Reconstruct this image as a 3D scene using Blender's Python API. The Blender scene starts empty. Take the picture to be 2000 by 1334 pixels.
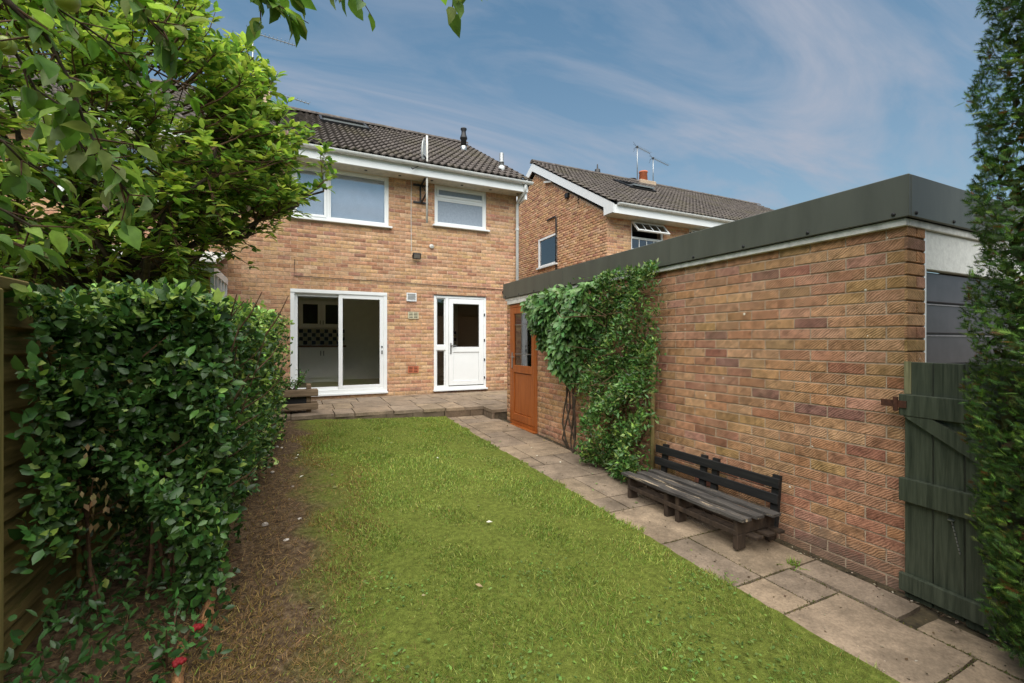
import bpy, math, random
import numpy as np
from mathutils import Vector, Matrix

random.seed(11)
rng = np.random.default_rng(11)
SC = bpy.context.scene
COL = SC.collection

# ------------------------------------------------------------------ camera
cam_data = bpy.data.cameras.new("camera")
cam_data.sensor_width = 36.0
cam_data.lens = 16.0
cam_data.clip_start = 0.05
cam_data.clip_end = 3000
cam = bpy.data.objects.new("camera", cam_data)
COL.objects.link(cam)
cam.location = (0, 0, 1.45)
cam.rotation_euler = (math.radians(90), 0, math.radians(-25.55))
SC.camera = cam

# ------------------------------------------------------------------ world, sun, exposure
SUN_EL, SUN_AZ = math.radians(60), math.radians(205)     # azimuth clockwise from +Y
SUN_POWER, SUN_ANGLE = 3.9, math.radians(84)
SKY_STRENGTH = 0.075
world = bpy.data.worlds.new("World")
SC.world = world
world.use_nodes = True


def build_world():
    nt = world.node_tree
    nt.nodes.clear()
    out = nt.nodes.new('ShaderNodeOutputWorld')
    bg = nt.nodes.new('ShaderNodeBackground')
    bg.inputs['Strength'].default_value = SKY_STRENGTH
    sky = nt.nodes.new('ShaderNodeTexSky')
    sky.sky_type = 'NISHITA'
    sky.sun_disc = False
    sky.sun_elevation = SUN_EL
    sky.sun_rotation = SUN_AZ
    sky.air_density = 1.3
    sky.dust_density = 0.6
    sky.ozone_density = 2.0
    tc = nt.nodes.new('ShaderNodeTexCoord')
    sep = nt.nodes.new('ShaderNodeSeparateXYZ')
    nt.links.new(tc.outputs['Generated'], sep.inputs[0])
    add = nt.nodes.new('ShaderNodeMath'); add.operation = 'ADD'; add.inputs[1].default_value = 0.22
    ab = nt.nodes.new('ShaderNodeMath'); ab.operation = 'ABSOLUTE'
    nt.links.new(sep.outputs['Z'], ab.inputs[0]); nt.links.new(ab.outputs[0], add.inputs[0])
    com = nt.nodes.new('ShaderNodeCombineXYZ')
    for ax in 'XY':
        d = nt.nodes.new('ShaderNodeMath'); d.operation = 'DIVIDE'
        nt.links.new(sep.outputs[ax], d.inputs[0]); nt.links.new(add.outputs[0], d.inputs[1])
        nt.links.new(d.outputs[0], com.inputs[ax])
    mp = nt.nodes.new('ShaderNodeMapping')
    mp.inputs['Rotation'].default_value = (0, 0, math.radians(CLOUD_ROT))
    mp.inputs['Scale'].default_value = (0.5, 1.7, 1)
    mp.inputs['Location'].default_value = CLOUD_OFF
    nt.links.new(com.outputs[0], mp.inputs['Vector'])
    n1 = nt.nodes.new('ShaderNodeTexNoise')
    n1.inputs['Scale'].default_value = 1.5; n1.inputs['Detail'].default_value = 10
    n1.inputs['Roughness'].default_value = 0.58; n1.inputs['Distortion'].default_value = 1.1
    nt.links.new(mp.outputs[0], n1.inputs['Vector'])
    r1 = nt.nodes.new('ShaderNodeValToRGB')
    r1.color_ramp.elements[0].position = 0.36; r1.color_ramp.elements[0].color = (0, 0, 0, 1)
    r1.color_ramp.elements[1].position = 0.68; r1.color_ramp.elements[1].color = (1, 1, 1, 1)
    nt.links.new(n1.outputs['Fac'], r1.inputs[0])
    # thin veil that thickens towards the horizon
    hz = nt.nodes.new('ShaderNodeMapRange')
    hz.inputs['From Min'].default_value = 0.0; hz.inputs['From Max'].default_value = 0.6
    hz.inputs['To Min'].default_value = 0.7; hz.inputs['To Max'].default_value = 0.12
    nt.links.new(ab.outputs[0], hz.inputs['Value'])
    mx = nt.nodes.new('ShaderNodeMath'); mx.operation = 'MAXIMUM'
    nt.links.new(r1.outputs[0], mx.inputs[0]); nt.links.new(hz.outputs[0], mx.inputs[1])
    ml = nt.nodes.new('ShaderNodeMath'); ml.operation = 'MULTIPLY'; ml.inputs[1].default_value = 0.92
    nt.links.new(mx.outputs[0], ml.inputs[0])
    mix = nt.nodes.new('ShaderNodeMixRGB')
    mix.inputs['Color2'].default_value = CLOUD_COL
    tint = nt.nodes.new('ShaderNodeMixRGB'); tint.blend_type = 'MULTIPLY'; tint.inputs['Fac'].default_value = 1
    tint.inputs['Color2'].default_value = SKY_TINT
    nt.links.new(sky.outputs[0], tint.inputs['Color1'])
    nt.links.new(ml.outputs[0], mix.inputs['Fac'])
    nt.links.new(tint.outputs[0], mix.inputs['Color1'])
    nt.links.new(mix.outputs[0], bg.inputs['Color'])
    nt.links.new(bg.outputs[0], out.inputs['Surface'])


CLOUD_ROT, CLOUD_OFF = 58.0, (3.1, 1.7, 0)
CLOUD_COL = (3.0, 3.3, 4.0, 1)
SKY_TINT = (0.50, 0.82, 0.84, 1)
build_world()

sun_data = bpy.data.lights.new("sun", 'SUN')
sun_data.energy = SUN_POWER
sun_data.angle = SUN_ANGLE
sun_data.color = (1.0, 0.95, 0.87)
sun = bpy.data.objects.new("sun", sun_data)
COL.objects.link(sun)
sdir = Vector((math.sin(SUN_AZ) * math.cos(SUN_EL), math.cos(SUN_AZ) * math.cos(SUN_EL), math.sin(SUN_EL)))
sun.rotation_euler = (-sdir).to_track_quat('-Z', 'Y').to_euler()
SC.view_settings.view_transform = 'Standard'
SC.view_settings.look = 'None'
SC.view_settings.gamma = 1
SC.view_settings.exposure = 0.88
SC.view_settings.use_curve_mapping = False
SC.cycles.max_bounces = 8
SC.cycles.diffuse_bounces = 5
SC.cycles.transparent_max_bounces = 12
SC.cycles.use_denoising = True


# ------------------------------------------------------------------ helpers
def lin(c):
    c = c / 255.0
    return c / 12.92 if c <= 0.04045 else ((c + 0.055) / 1.055) ** 2.4


def srgb(r, g, b):
    return (lin(r), lin(g), lin(b), 1.0)


def tag(o, label=None, cat=None, group=None, kind=None):
    if label: o['label'] = label
    if cat: o['category'] = cat
    if group: o['group'] = group
    if kind: o['kind'] = kind
    return o


def empty(name, loc=(0, 0, 0), rz=0.0, label=None, cat=None, group=None):
    o = bpy.data.objects.new(name, None)
    o.empty_display_size = 0.1
    o.location = loc
    o.rotation_euler = (0, 0, rz)
    COL.objects.link(o)
    return tag(o, label, cat, group)


def link(name, me, parent=None, loc=None, rot=None):
    o = bpy.data.objects.new(name, me)
    COL.objects.link(o)
    if parent is not None: o.parent = parent
    if loc is not None: o.location = loc
    if rot is not None: o.rotation_euler = rot
    return o


class MB:
    """collects polygons, then links them as one mesh object"""
    def __init__(s):
        s.v, s.f = [], []

    def add(s, vs, fs):
        n = len(s.v)
        s.v += [tuple(p) for p in vs]
        s.f += [tuple(i + n for i in f) for f in fs]
        return s

    def box(s, x0, x1, y0, y1, z0, z1):
        v = [(x0, y0, z0), (x1, y0, z0), (x1, y1, z0), (x0, y1, z0), (x0, y0, z1), (x1, y0, z1), (x1, y1, z1), (x0, y1, z1)]
        return s.add(v, [(0, 3, 2, 1), (4, 5, 6, 7), (0, 1, 5, 4), (1, 2, 6, 5), (2, 3, 7, 6), (3, 0, 4, 7)])

    def cbox(s, x0, x1, y0, y1, z0, z1, c=0.006):
        """box with chamfered edges"""
        vs = []
        for zi, (z, i) in enumerate(((z0, c), (z0 + c, 0), (z1 - c, 0), (z1, c))):
            a = c
            vs += [(x0 + i + (a if i == 0 else 0), y0 + i, z), (x1 - i - (a if i == 0 else 0), y0 + i, z),
                   (x1 - i, y0 + i + (a if i == 0 else 0), z), (x1 - i, y1 - i - (a if i == 0 else 0), z),
                   (x1 - i - (a if i == 0 else 0), y1 - i, z), (x0 + i + (a if i == 0 else 0), y1 - i, z),
                   (x0 + i, y1 - i - (a if i == 0 else 0), z), (x0 + i, y0 + i + (a if i == 0 else 0), z)]
        fs = [tuple(range(7, -1, -1)), tuple(range(24, 32))]
        for r in range(3):
            for k in range(8):
                fs.append((r * 8 + k, r * 8 + (k + 1) % 8, r * 8 + 8 + (k + 1) % 8, r * 8 + 8 + k))
        return s.add(vs, fs)

    def obox(s, p0, p1, w, t, up=(0, 0, 1)):
        """bar from p0 to p1, w across, t along the up side"""
        p0, p1 = Vector(p0), Vector(p1)
        d = (p1 - p0).normalized()
        u = Vector(up)
        x = d.cross(u)
        if x.length < 1e-4: x = d.cross(Vector((1, 0, 0)))
        x.normalize(); u = x.cross(d).normalized()
        vs = []
        for p in (p0, p1):
            for a, b in ((-1, -1), (1, -1), (1, 1), (-1, 1)):
                vs.append(p + x * (a * w / 2) + u * (b * t / 2))
        return s.add(vs, [(0, 1, 2, 3), (7, 6, 5, 4), (0, 4, 5, 1), (1, 5, 6, 2), (2, 6, 7, 3), (3, 7, 4, 0)])

    def tube(s, pts, rad, n=8, cap=True):
        pts = [Vector(p) for p in pts]
        if not hasattr(rad, '__len__'): rad = [rad] * len(pts)
        base = len(s.v)
        ref = Vector((0.31, 0.2, 0.93))
        for i, p in enumerate(pts):
            d = (pts[min(i + 1, len(pts) - 1)] - pts[max(i - 1, 0)])
            if d.length < 1e-9: d = Vector((0, 0, 1))
            d.normalize()
            x = d.cross(ref)
            if x.length < 0.05: x = d.cross(Vector((1, 0, 0)))
            x.normalize(); y = d.cross(x)
            for k in range(n):
                a = 2 * math.pi * k / n
                s.v.append(tuple(p + (x * math.cos(a) + y * math.sin(a)) * rad[i]))
        for i in range(len(pts) - 1):
            for k in range(n):
                a, b = base + i * n + k, base + i * n + (k + 1) % n
                s.f.append((a, b, b + n, a + n))
        if cap:
            s.f.append(tuple(base + k for k in range(n - 1, -1, -1)))
            s.f.append(tuple(base + (len(pts) - 1) * n + k for k in range(n)))
        return s

    def lathe(s, prof, c=(0, 0, 0), n=16):
        base = len(s.v)
        for r, z in prof:
            for k in range(n):
                a = 2 * math.pi * k / n
                s.v.append((c[0] + r * math.cos(a), c[1] + r * math.sin(a), c[2] + z))
        for i in range(len(prof) - 1):
            for k in range(n):
                a, b = base + i * n + k, base + i * n + (k + 1) % n
                s.f.append((a, b, b + n, a + n))
        s.f.append(tuple(base + k for k in range(n - 1, -1, -1)))
        s.f.append(tuple(base + (len(prof) - 1) * n + k for k in range(n)))
        return s

    def mesh(s, name, mat=None, smooth=False):
        me = bpy.data.meshes.new(name)
        me.from_pydata(s.v, [], s.f)
        if mat: me.materials.append(mat)
        if smooth: me.polygons.foreach_set('use_smooth', [True] * len(me.polygons))
        me.update()
        return me

    def build(s, name, mat, parent=None, smooth=False, loc=None, rot=None):
        return link(name, s.mesh(name, mat, smooth), parent, loc, rot)


def tri_mesh(name, verts, faces, mat, cols=None, smooth=False):
    """numpy mesh; faces is M x k"""
    me = bpy.data.meshes.new(name)
    verts = np.asarray(verts, np.float32); faces = np.asarray(faces, np.int32)
    k = faces.shape[1]
    me.vertices.add(len(verts)); me.vertices.foreach_set('co', verts.ravel())
    me.loops.add(faces.size); me.loops.foreach_set('vertex_index', faces.ravel())
    me.polygons.add(len(faces))
    me.polygons.foreach_set('loop_start', np.arange(0, faces.size, k, dtype=np.int32))
    me.polygons.foreach_set('loop_total', np.full(len(faces), k, np.int32))
    if smooth: me.polygons.foreach_set('use_smooth', np.ones(len(faces), bool))
    me.update(calc_edges=True)
    if cols is not None:
        at = me.color_attributes.new('Col', 'FLOAT_COLOR', 'POINT')
        c = np.ones((len(verts), 4), np.float32); c[:, :3] = cols
        at.data.foreach_set('color', c.ravel())
    me.materials.append(mat)
    return me


def norm(a):
    return a / np.maximum(np.linalg.norm(a, axis=1, keepdims=True), 1e-9)


def scatter(tv, tf, P, D, Nn, S, W=None):
    """copies of a template (unit length along +y, facing +z) at P along D with normal Nn"""
    n = len(P)
    D = norm(D); X = norm(np.cross(D, Nn)); Z = np.cross(X, D)
    S = np.broadcast_to(np.asarray(S, float), (n,))
    W = S if W is None else np.broadcast_to(np.asarray(W, float), (n,))
    V = (P[:, None, :] + X[:, None, :] * (tv[None, :, 0:1] * W[:, None, None])
         + D[:, None, :] * (tv[None, :, 1:2] * S[:, None, None]) + Z[:, None, :] * (tv[None, :, 2:3] * S[:, None, None]))
    F = tf[None] + (np.arange(n) * len(tv))[:, None, None]
    return V.reshape(-1, 3), F.reshape(-1, tf.shape[1])


LEAF = (np.array([(0, 0, 0), (-.24, .30, .05), (.24, .30, .05), (0, .33, -.01), (-.20, .68, .03), (.20, .68, .03), (0, .68, -.02), (0, 1, -.10)], float),
        np.array([(0, 3, 1), (0, 2, 3), (1, 3, 6), (1, 6, 4), (3, 2, 5), (3, 5, 6), (4, 6, 7), (6, 5, 7)]))
LEAF_S = (np.array([(0, 0, 0), (-.25, .42, .06), (.25, .42, .06), (0, .46, -.02), (0, 1, -.06)], float),
          np.array([(0, 3, 1), (0, 2, 3), (1, 3, 4), (3, 2, 4)]))


# ------------------------------------------------------------------ materials
def mat_new(name):
    m = bpy.data.materials.new(name)
    m.use_nodes = True
    nt = m.node_tree
    nt.nodes.clear()
    out = nt.nodes.new('ShaderNodeOutputMaterial')
    b = nt.nodes.new('ShaderNodeBsdfPrincipled')
    nt.links.new(b.outputs[0], out.inputs['Surface'])
    return m, nt, b, out


def nd(nt, kind, props=None, **inp):
    n = nt.nodes.new('ShaderNode' + kind)
    for k, v in (props or {}).items(): setattr(n, k, v)
    for k, v in inp.items():
        key = k.replace('_', ' ')
        if key not in n.inputs: key = int(k[1:]) if k[0] == 'i' and k[1:].isdigit() else key
        if isinstance(v, bpy.types.NodeSocket): nt.links.new(v, n.inputs[key])
        else: n.inputs[key].default_value = v
    return n


def ramp(nt, fac, stops):
    n = nt.nodes.new('ShaderNodeValToRGB')
    e = n.color_ramp.elements
    while len(e) < len(stops): e.new(0.5)
    for i, (p, c) in enumerate(stops):
        e[i].position = p
        e[i].color = c if hasattr(c, '__len__') else (c, c, c, 1)
    nt.links.new(fac, n.inputs[0])
    return n.outputs[0]


def mixc(nt, fac, a, b, mode='MIX'):
    n = nt.nodes.new('ShaderNodeMixRGB')
    n.blend_type = mode
    for k, v in (('Fac', fac), ('Color1', a), ('Color2', b)):
        if isinstance(v, bpy.types.NodeSocket): nt.links.new(v, n.inputs[k])
        else: n.inputs[k].default_value = v
    return n.outputs[0]


def mth(nt, op, a, b=0.0):
    n = nt.nodes.new('ShaderNodeMath'); n.operation = op
    for i, v in enumerate((a, b)):
        if isinstance(v, bpy.types.NodeSocket): nt.links.new(v, n.inputs[i])
        else: n.inputs[i].default_value = v
    return n.outputs[0]


def pos(nt): return nt.nodes.new('ShaderNodeNewGeometry').outputs['Position']


def bump(nt, b, height, strength=0.3, dist=0.01):
    n = nd(nt, 'Bump', Strength=strength, Distance=dist, Height=height)
    nt.links.new(n.outputs[0], b.inputs['Normal'])


def simple(name, col, rough=0.5, var=0.12, scale=6.0, metal=0.0, bmp=0.0, bscale=60.0, spec=0.5, stretch=(1, 1, 1)):
    m, nt, b, out = mat_new(name)
    mp = nd(nt, 'Mapping', Vector=pos(nt), Scale=stretch)
    n = nd(nt, 'TexNoise', Vector=mp.outputs[0], Scale=scale, Detail=6.0, Roughness=0.6)
    dk = tuple(c * (1 - var * 2.0) for c in col[:3]) + (1,)
    lt = tuple(min(1, c * (1 + var)) for c in col[:3]) + (1,)
    nt.links.new(ramp(nt, n.outputs[0], [(0.3, dk), (0.7, lt)]), b.inputs['Base Color'])
    b.inputs['Roughness'].default_value = rough
    b.inputs['Metallic'].default_value = metal
    b.inputs['Specular IOR Level'].default_value = spec
    if bmp:
        n2 = nd(nt, 'TexNoise', Vector=mp.outputs[0], Scale=bscale, Detail=5.0)
        bump(nt, b, n2.outputs[0], bmp, 0.005)
    return m


def brick_material(name, source, moss=0.0, specks=0.0, drag=1.0, efflo=0.15):
    m, nt, b, out = mat_new(name)
    if source == 'object':
        col = nt.nodes.new('ShaderNodeObjectInfo').outputs['Color']
    else:
        col = nd(nt, 'Attribute', {'attribute_name': 'Col'}).outputs['Color']
    P = pos(nt)
    n1 = nd(nt, 'TexNoise', Vector=P, Scale=22.0, Detail=8.0, Roughness=0.7)
    n2 = nd(nt, 'TexNoise', Vector=P, Scale=7.0, Detail=5.0)
    c = mixc(nt, 0.85, col, ramp(nt, n1.outputs[0], [(0.28, 0.4), (0.5, 1.0), (0.72, 1.4)]), 'MULTIPLY')
    c = mixc(nt, ramp(nt, n2.outputs[0], [(0.45, 0.0), (0.75, efflo)]), c, srgb(225, 190, 150))
    # diagonal drag marks pressed into the rustic face
    sep = nd(nt, 'SeparateXYZ', Vector=P)
    uu = mth(nt, 'ADD', sep.outputs['X'], sep.outputs['Y'])
    rot = mth(nt, 'ADD', mth(nt, 'MULTIPLY', uu, 0.62), mth(nt, 'MULTIPLY', sep.outputs['Z'], 0.78))
    along = mth(nt, 'SUBTRACT', mth(nt, 'MULTIPLY', uu, 0.78), mth(nt, 'MULTIPLY', sep.outputs['Z'], 0.62))
    cmb = nd(nt, 'CombineXYZ', X=mth(nt, 'MULTIPLY', rot, 190.0), Y=mth(nt, 'MULTIPLY', along, 20.0), Z=mth(nt, 'MULTIPLY', sep.outputs['X'], 3.0))
    st0 = nd(nt, 'TexNoise', Vector=cmb.outputs[0], Scale=0.35, Detail=3.0, Roughness=0.6)
    wob = nd(nt, 'TexNoise', Vector=P, Scale=14.0, Detail=3.0)
    sn = mth(nt, 'SINE', mth(nt, 'ADD', mth(nt, 'MULTIPLY', rot, 470.0), mth(nt, 'MULTIPLY', wob.outputs[0], 18.0)))
    stv = mth(nt, 'ADD', mth(nt, 'MULTIPLY', sn, mth(nt, 'MULTIPLY', ramp(nt, n2.outputs[0], [(0.35, 0.15), (0.65, 1.0)]), 0.2)), mth(nt, 'ADD', mth(nt, 'MULTIPLY', st0.outputs[0], 0.5), mth(nt, 'MULTIPLY', wob.outputs[0], 0.5)))
    stc = ramp(nt, stv, [(0.30, 0.30), (0.58, 1.18)])
    c = mixc(nt, 0.75 * drag, c, stc, 'MULTIPLY')
    if moss:
        n3 = nd(nt, 'TexNoise', Vector=P, Scale=1.7, Detail=4.0)
        c = mixc(nt, ramp(nt, n3.outputs[0], [(0.48, 0.0), (0.7, moss)]), c, srgb(120, 104, 40))
    if specks:
        vo = nd(nt, 'TexVoronoi', Vector=P, Scale=9.0)
        sp = nd(nt, 'TexNoise', Vector=P, Scale=2.3, Detail=1.0)
        thr = mth(nt, 'MULTIPLY', ramp(nt, sp.outputs[0], [(0.45, 0.0), (0.7, 1.0)]), 0.10)
        c = mixc(nt, mth(nt, 'LESS_THAN', vo.outputs['Distance'], thr), c, srgb(228, 222, 208))
    if specks:      # splash dirt along the foot of the wall
        n5 = nd(nt, 'TexNoise', Vector=P, Scale=6.0, Detail=6.0, Roughness=0.7)
        lvl = mth(nt, 'SUBTRACT', mth(nt, 'ADD', n5.outputs[0], -0.18), mth(nt, 'MULTIPLY', sep.outputs['Z'], 1.5))
        c = mixc(nt, ramp(nt, lvl, [(0.0, 0.0), (0.25, 0.7)]), c, srgb(116, 100, 86))
    nt.links.new(c, b.inputs['Base Color'])
    b.inputs['Roughness'].default_value = 0.88
    b.inputs['Specular IOR Level'].default_value = 0.25
    hgt = mth(nt, 'ADD', mth(nt, 'MULTIPLY', stv, drag), mth(nt, 'MULTIPLY', n1.outputs[0], 0.6))
    bump(nt, b, hgt, 0.75, 0.008)
    return m


TRANS_TINT = (1.15, 1.2, 0.75, 1)


def leaf_material(name, rough=0.42, trans=0.3, spec=0.45, vein=False):
    m, nt, b, out = mat_new(name)
    col = nd(nt, 'Attribute', {'attribute_name': 'Col'}).outputs['Color']
    n = nd(nt, 'TexNoise', Vector=pos(nt), Scale=35.0, Detail=3.0)
    c = mixc(nt, 0.5, col, ramp(nt, n.outputs[0], [(0.3, 0.65), (0.7, 1.25)]), 'MULTIPLY')
    nt.links.new(c, b.inputs['Base Color'])
    b.inputs['Roughness'].default_value = rough
    b.inputs['Specular IOR Level'].default_value = spec
    tr = nd(nt, 'BsdfTranslucent', Color=mixc(nt, 1.0, c, TRANS_TINT, 'MULTIPLY'))
    mx = nd(nt, 'MixShader', Fac=trans)
    nt.links.new(b.outputs[0], mx.inputs[1]); nt.links.new(tr.outputs[0], mx.inputs[2])
    nt.links.new(mx.outputs[0], out.inputs['Surface'])
    return m


def glass_material(name, tint=(0.9, 0.93, 0.92, 1), refl=0.08, rough=0.0, boost=1.0):
    m, nt, b, out = mat_new(name)
    nt.nodes.remove(b)
    fr = nd(nt, 'LayerWeight', Blend=0.25)
    gl = nd(nt, 'BsdfGlossy', Color=(0.95, 0.97, 1, 1), Roughness=rough)
    tp = nd(nt, 'BsdfTransparent', Color=tint)
    fac = mth(nt, 'ADD', mth(nt, 'MULTIPLY', fr.outputs['Fresnel'], boost), refl)
    mx = nd(nt, 'MixShader', Fac=mth(nt, 'MINIMUM', fac, 1.0))
    nt.links.new(tp.outputs[0], mx.inputs[1]); nt.links.new(gl.outputs[0], mx.inputs[2])
    nt.links.new(mx.outputs[0], out.inputs['Surface'])
    return m


def wood_material(name, c0, c1, grain=(1, 1, 1), rough=0.75, peel=None, scale=1.0, bmp=0.5):
    m, nt, b, out = mat_new(name)
    mp = nd(nt, 'Mapping', Vector=pos(nt), Scale=tuple(g * scale for g in grain))
    n = nd(nt, 'TexNoise', Vector=mp.outputs[0], Scale=1.0, Detail=8.0, Roughness=0.62, Distortion=0.3)
    c = ramp(nt, n.outputs[0], [(0.3, c0), (0.7, c1)])
    if peel:
        pc, thr = peel
        n2 = nd(nt, 'TexNoise', Vector=mp.outputs[0], Scale=0.55, Detail=8.0, Roughness=0.75)
        c = mixc(nt, ramp(nt, n2.outputs[0], [(thr, 0.0), (thr + 0.04, 1.0)]), c, pc)
    nt.links.new(c, b.inputs['Base Color'])
    b.inputs['Roughness'].default_value = rough
    b.inputs['Specular IOR Level'].default_value = 0.3
    bump(nt, b, n.outputs[0], bmp, 0.004)
    return m


M = {}
M['upvc'] = simple('upvc', srgb(236, 238, 238), 0.32, 0.02, 3.0)
M['white_paint'] = simple('white_paint', srgb(215, 213, 206), 0.6, 0.16, 14.0, bmp=0.25)
M['gutter'] = simple('gutter_plastic', srgb(214, 216, 214), 0.45, 0.10, 9.0)
M['soffit'] = simple('soffit_board', srgb(196, 190, 172), 0.6, 0.12, 10.0)
M['rubber'] = simple('black_rubber', srgb(22, 22, 24), 0.6, 0.1)
M['mortar_house'] = simple('mortar_house', srgb(204, 178, 152), 0.95, 0.16, 30.0, bmp=0.4)
M['mortar_garage'] = simple('mortar_garage', srgb(184, 162, 138), 0.95, 0.2, 26.0, bmp=0.5)
M['brick_garage_o'] = brick_material('brick_garage_single', 'object', moss=0.26, specks=1.0)
M['brick_garage_m'] = brick_material('brick_garage_rest', 'attr', moss=0.26, specks=1.0)
M['brick_house_o'] = brick_material('brick_house_single', 'object', drag=0.35, efflo=0.22)
M['brick_house_m'] = brick_material('brick_house_rest', 'attr', drag=0.35, efflo=0.22)
M['fascia'] = simple('fascia_metal', srgb(84, 86, 77), 0.46, 0.13, 1.0, bmp=0.06, bscale=6, stretch=(5, 5, .9))
M['felt'] = simple('roof_felt', srgb(70, 72, 70), 0.95, 0.15, 12)
M['dark_metal'] = simple('dark_metal', srgb(30, 30, 32), 0.5, 0.1, 12)
M['steel'] = simple('steel', srgb(165, 168, 168), 0.35, 0.1, 12, metal=0.7)
M['oak_pvc'] = wood_material('oak_woodgrain', srgb(134, 70, 30), srgb(172, 98, 46), (26, 26, 2.2), 0.42, bmp=0.12)
M['glass'] = glass_material('clear_glass', (0.99, 0.99, 0.985, 1), 0.01)
M['glass_sky'] = glass_material('coated_glass', (0.97, 0.975, 0.98, 1), 0.14)
M['glass_dim'] = glass_material('dim_glass', (0.5, 0.52, 0.52, 1), 0.12)
M['frosted'] = simple('frosted_glass', srgb(150, 160, 172), 0.18, 0.07, 22, bmp=0.15, bscale=90)
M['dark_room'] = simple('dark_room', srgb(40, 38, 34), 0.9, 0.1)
M['plaster'] = simple('plaster_wall', srgb(246, 243, 234), 0.9, 0.03)
M['sheet'] = simple('pale_sheet', srgb(206, 212, 222), 0.8, 0.04)  # pale tone of the added reflection sheet and the gable curtain
M['room_floor'] = simple('room_floor', srgb(190, 182, 140), 0.5, 0.08, 5)
M['kitchen'] = simple('kitchen_paint', srgb(244, 242, 238), 0.5, 0.02)
M['worktop'] = simple('worktop', srgb(120, 78, 46), 0.4, 0.15, 20)
M['tile_dark'] = simple('tile_dark', srgb(28, 32, 58), 0.25, 0.1)
M['tile_cream'] = simple('tile_cream', srgb(206, 198, 168), 0.3, 0.06)
M['terracotta'] = simple('terracotta', srgb(196, 112, 78), 0.8, 0.12, 12)
M['bark'] = simple('bark', srgb(74, 62, 48), 0.95, 0.35, 30, bmp=0.6, bscale=60)
M['twig'] = simple('twig', srgb(92, 66, 44), 0.9, 0.3, 40)
M['stake'] = wood_material('stake_wood', srgb(110, 98, 60), srgb(160, 142, 96), (30, 30, 2.5))
M['gate_paint'] = wood_material('gate_green_paint', srgb(46, 53, 42), srgb(84, 90, 74), (45, 45, 3.0), 0.55, peel=(srgb(120, 112, 90), 0.69))
M['gate_edge'] = wood_material('gate_edge_strip', srgb(88, 88, 62), srgb(150, 144, 108), (60, 60, 3.0), 0.85)
M['bench_seat'] = wood_material('bench_weathered', srgb(42, 40, 40), srgb(98, 93, 88), (38, 3.2, 38), 0.85, peel=(srgb(178, 160, 134), 0.575), bmp=0.8)
M['bench_paint'] = wood_material('bench_black_paint', srgb(24, 24, 25), srgb(46, 45, 44), (40, 3.0, 40), 0.7, peel=(srgb(110, 100, 88), 0.74), bmp=0.6)
M['bench_block'] = wood_material('bench_block', srgb(40, 33, 28), srgb(76, 62, 50), (20, 20, 8), 0.9)
M['fence'] = wood_material('fence_timber', srgb(96, 82, 44), srgb(150, 128, 78), (26, 3.0, 30), 0.9, peel=(srgb(104, 100, 48), 0.56), bmp=0.6)
M['fence_post'] = wood_material('fence_post', srgb(110, 100, 52), srgb(168, 150, 92), (30, 30, 2.5), 0.9)
M['planter'] = wood_material('planter_timber', srgb(92, 78, 62), srgb(146, 124, 100), (3.0, 30, 30), 0.9)
M['rotten'] = wood_material('rotten_timber', srgb(112, 76, 48), srgb(190, 140, 96), (30, 5, 30), 0.95, bmp=0.9)
M['stone'] = simple('stone', srgb(190, 182, 172), 0.9, 0.2, 40)
M['soil'] = simple('dark_soil', srgb(52, 40, 30), 1.0, 0.3, 25, bmp=0.8, bscale=90)
M['petal'] = simple('magnolia_petal', srgb(226, 188, 190), 0.6, 0.15, 30)
M['rose'] = simple('rose_petal', srgb(128, 8, 18), 0.75, 0.1)
M['apple'] = simple('apple_skin', srgb(146, 158, 66), 0.35, 0.12, 18)
M['leaf'] = leaf_material('leaf_soft', 0.5, 0.45, 0.28)
M['leaf_gloss'] = leaf_material('leaf_glossy', 0.36, 0.24, 0.4)
M['leaf_dull'] = leaf_material('leaf_dull', 0.65, 0.25, 0.3)
M['grass'] = leaf_material('grass_blades', 0.6, 0.35, 0.25)


def paving_material(name, object_tint=True):
    m, nt, b, out = mat_new(name)
    P = pos(nt)
    n1 = nd(nt, 'TexNoise', Vector=P, Scale=5.0, Detail=9.0, Roughness=0.65)
    n2 = nd(nt, 'TexNoise', Vector=P, Scale=60.0, Detail=5.0, Roughness=0.7)
    col = nt.nodes.new('ShaderNodeObjectInfo').outputs['Color']
    c = mixc(nt, 0.8, col, ramp(nt, n1.outputs[0], [(0.28, 0.45), (0.52, 0.95), (0.75, 1.25)]), 'MULTIPLY')
    c = mixc(nt, 0.5, c, ramp(nt, n2.outputs[0], [(0.3, 0.4), (0.7, 1.45)]), 'MULTIPLY')
    n3 = nd(nt, 'TexNoise', Vector=P, Scale=2.2, Detail=6.0, Roughness=0.7)
    c = mixc(nt, ramp(nt, n3.outputs[0], [(0.46, 0.0), (0.70, 0.65)]), c, srgb(84, 74, 62))
    nt.links.new(c, b.inputs['Base Color'])
    b.inputs['Roughness'].default_value = 0.85
    b.inputs['Specular IOR Level'].default_value = 0.25
    mp = nd(nt, 'Mapping', Vector=P, Scale=(9, 22, 9), Rotation=(0, 0, 0.5))
    n4 = nd(nt, 'TexNoise', Vector=mp.outputs[0], Scale=1.0, Detail=8.0, Roughness=0.6, Distortion=0.6)
    bump(nt, b, mth(nt, 'ADD', n4.outputs[0], mth(nt, 'MULTIPLY', n2.outputs[0], 0.25)), 0.55, 0.012)
    return m


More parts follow.
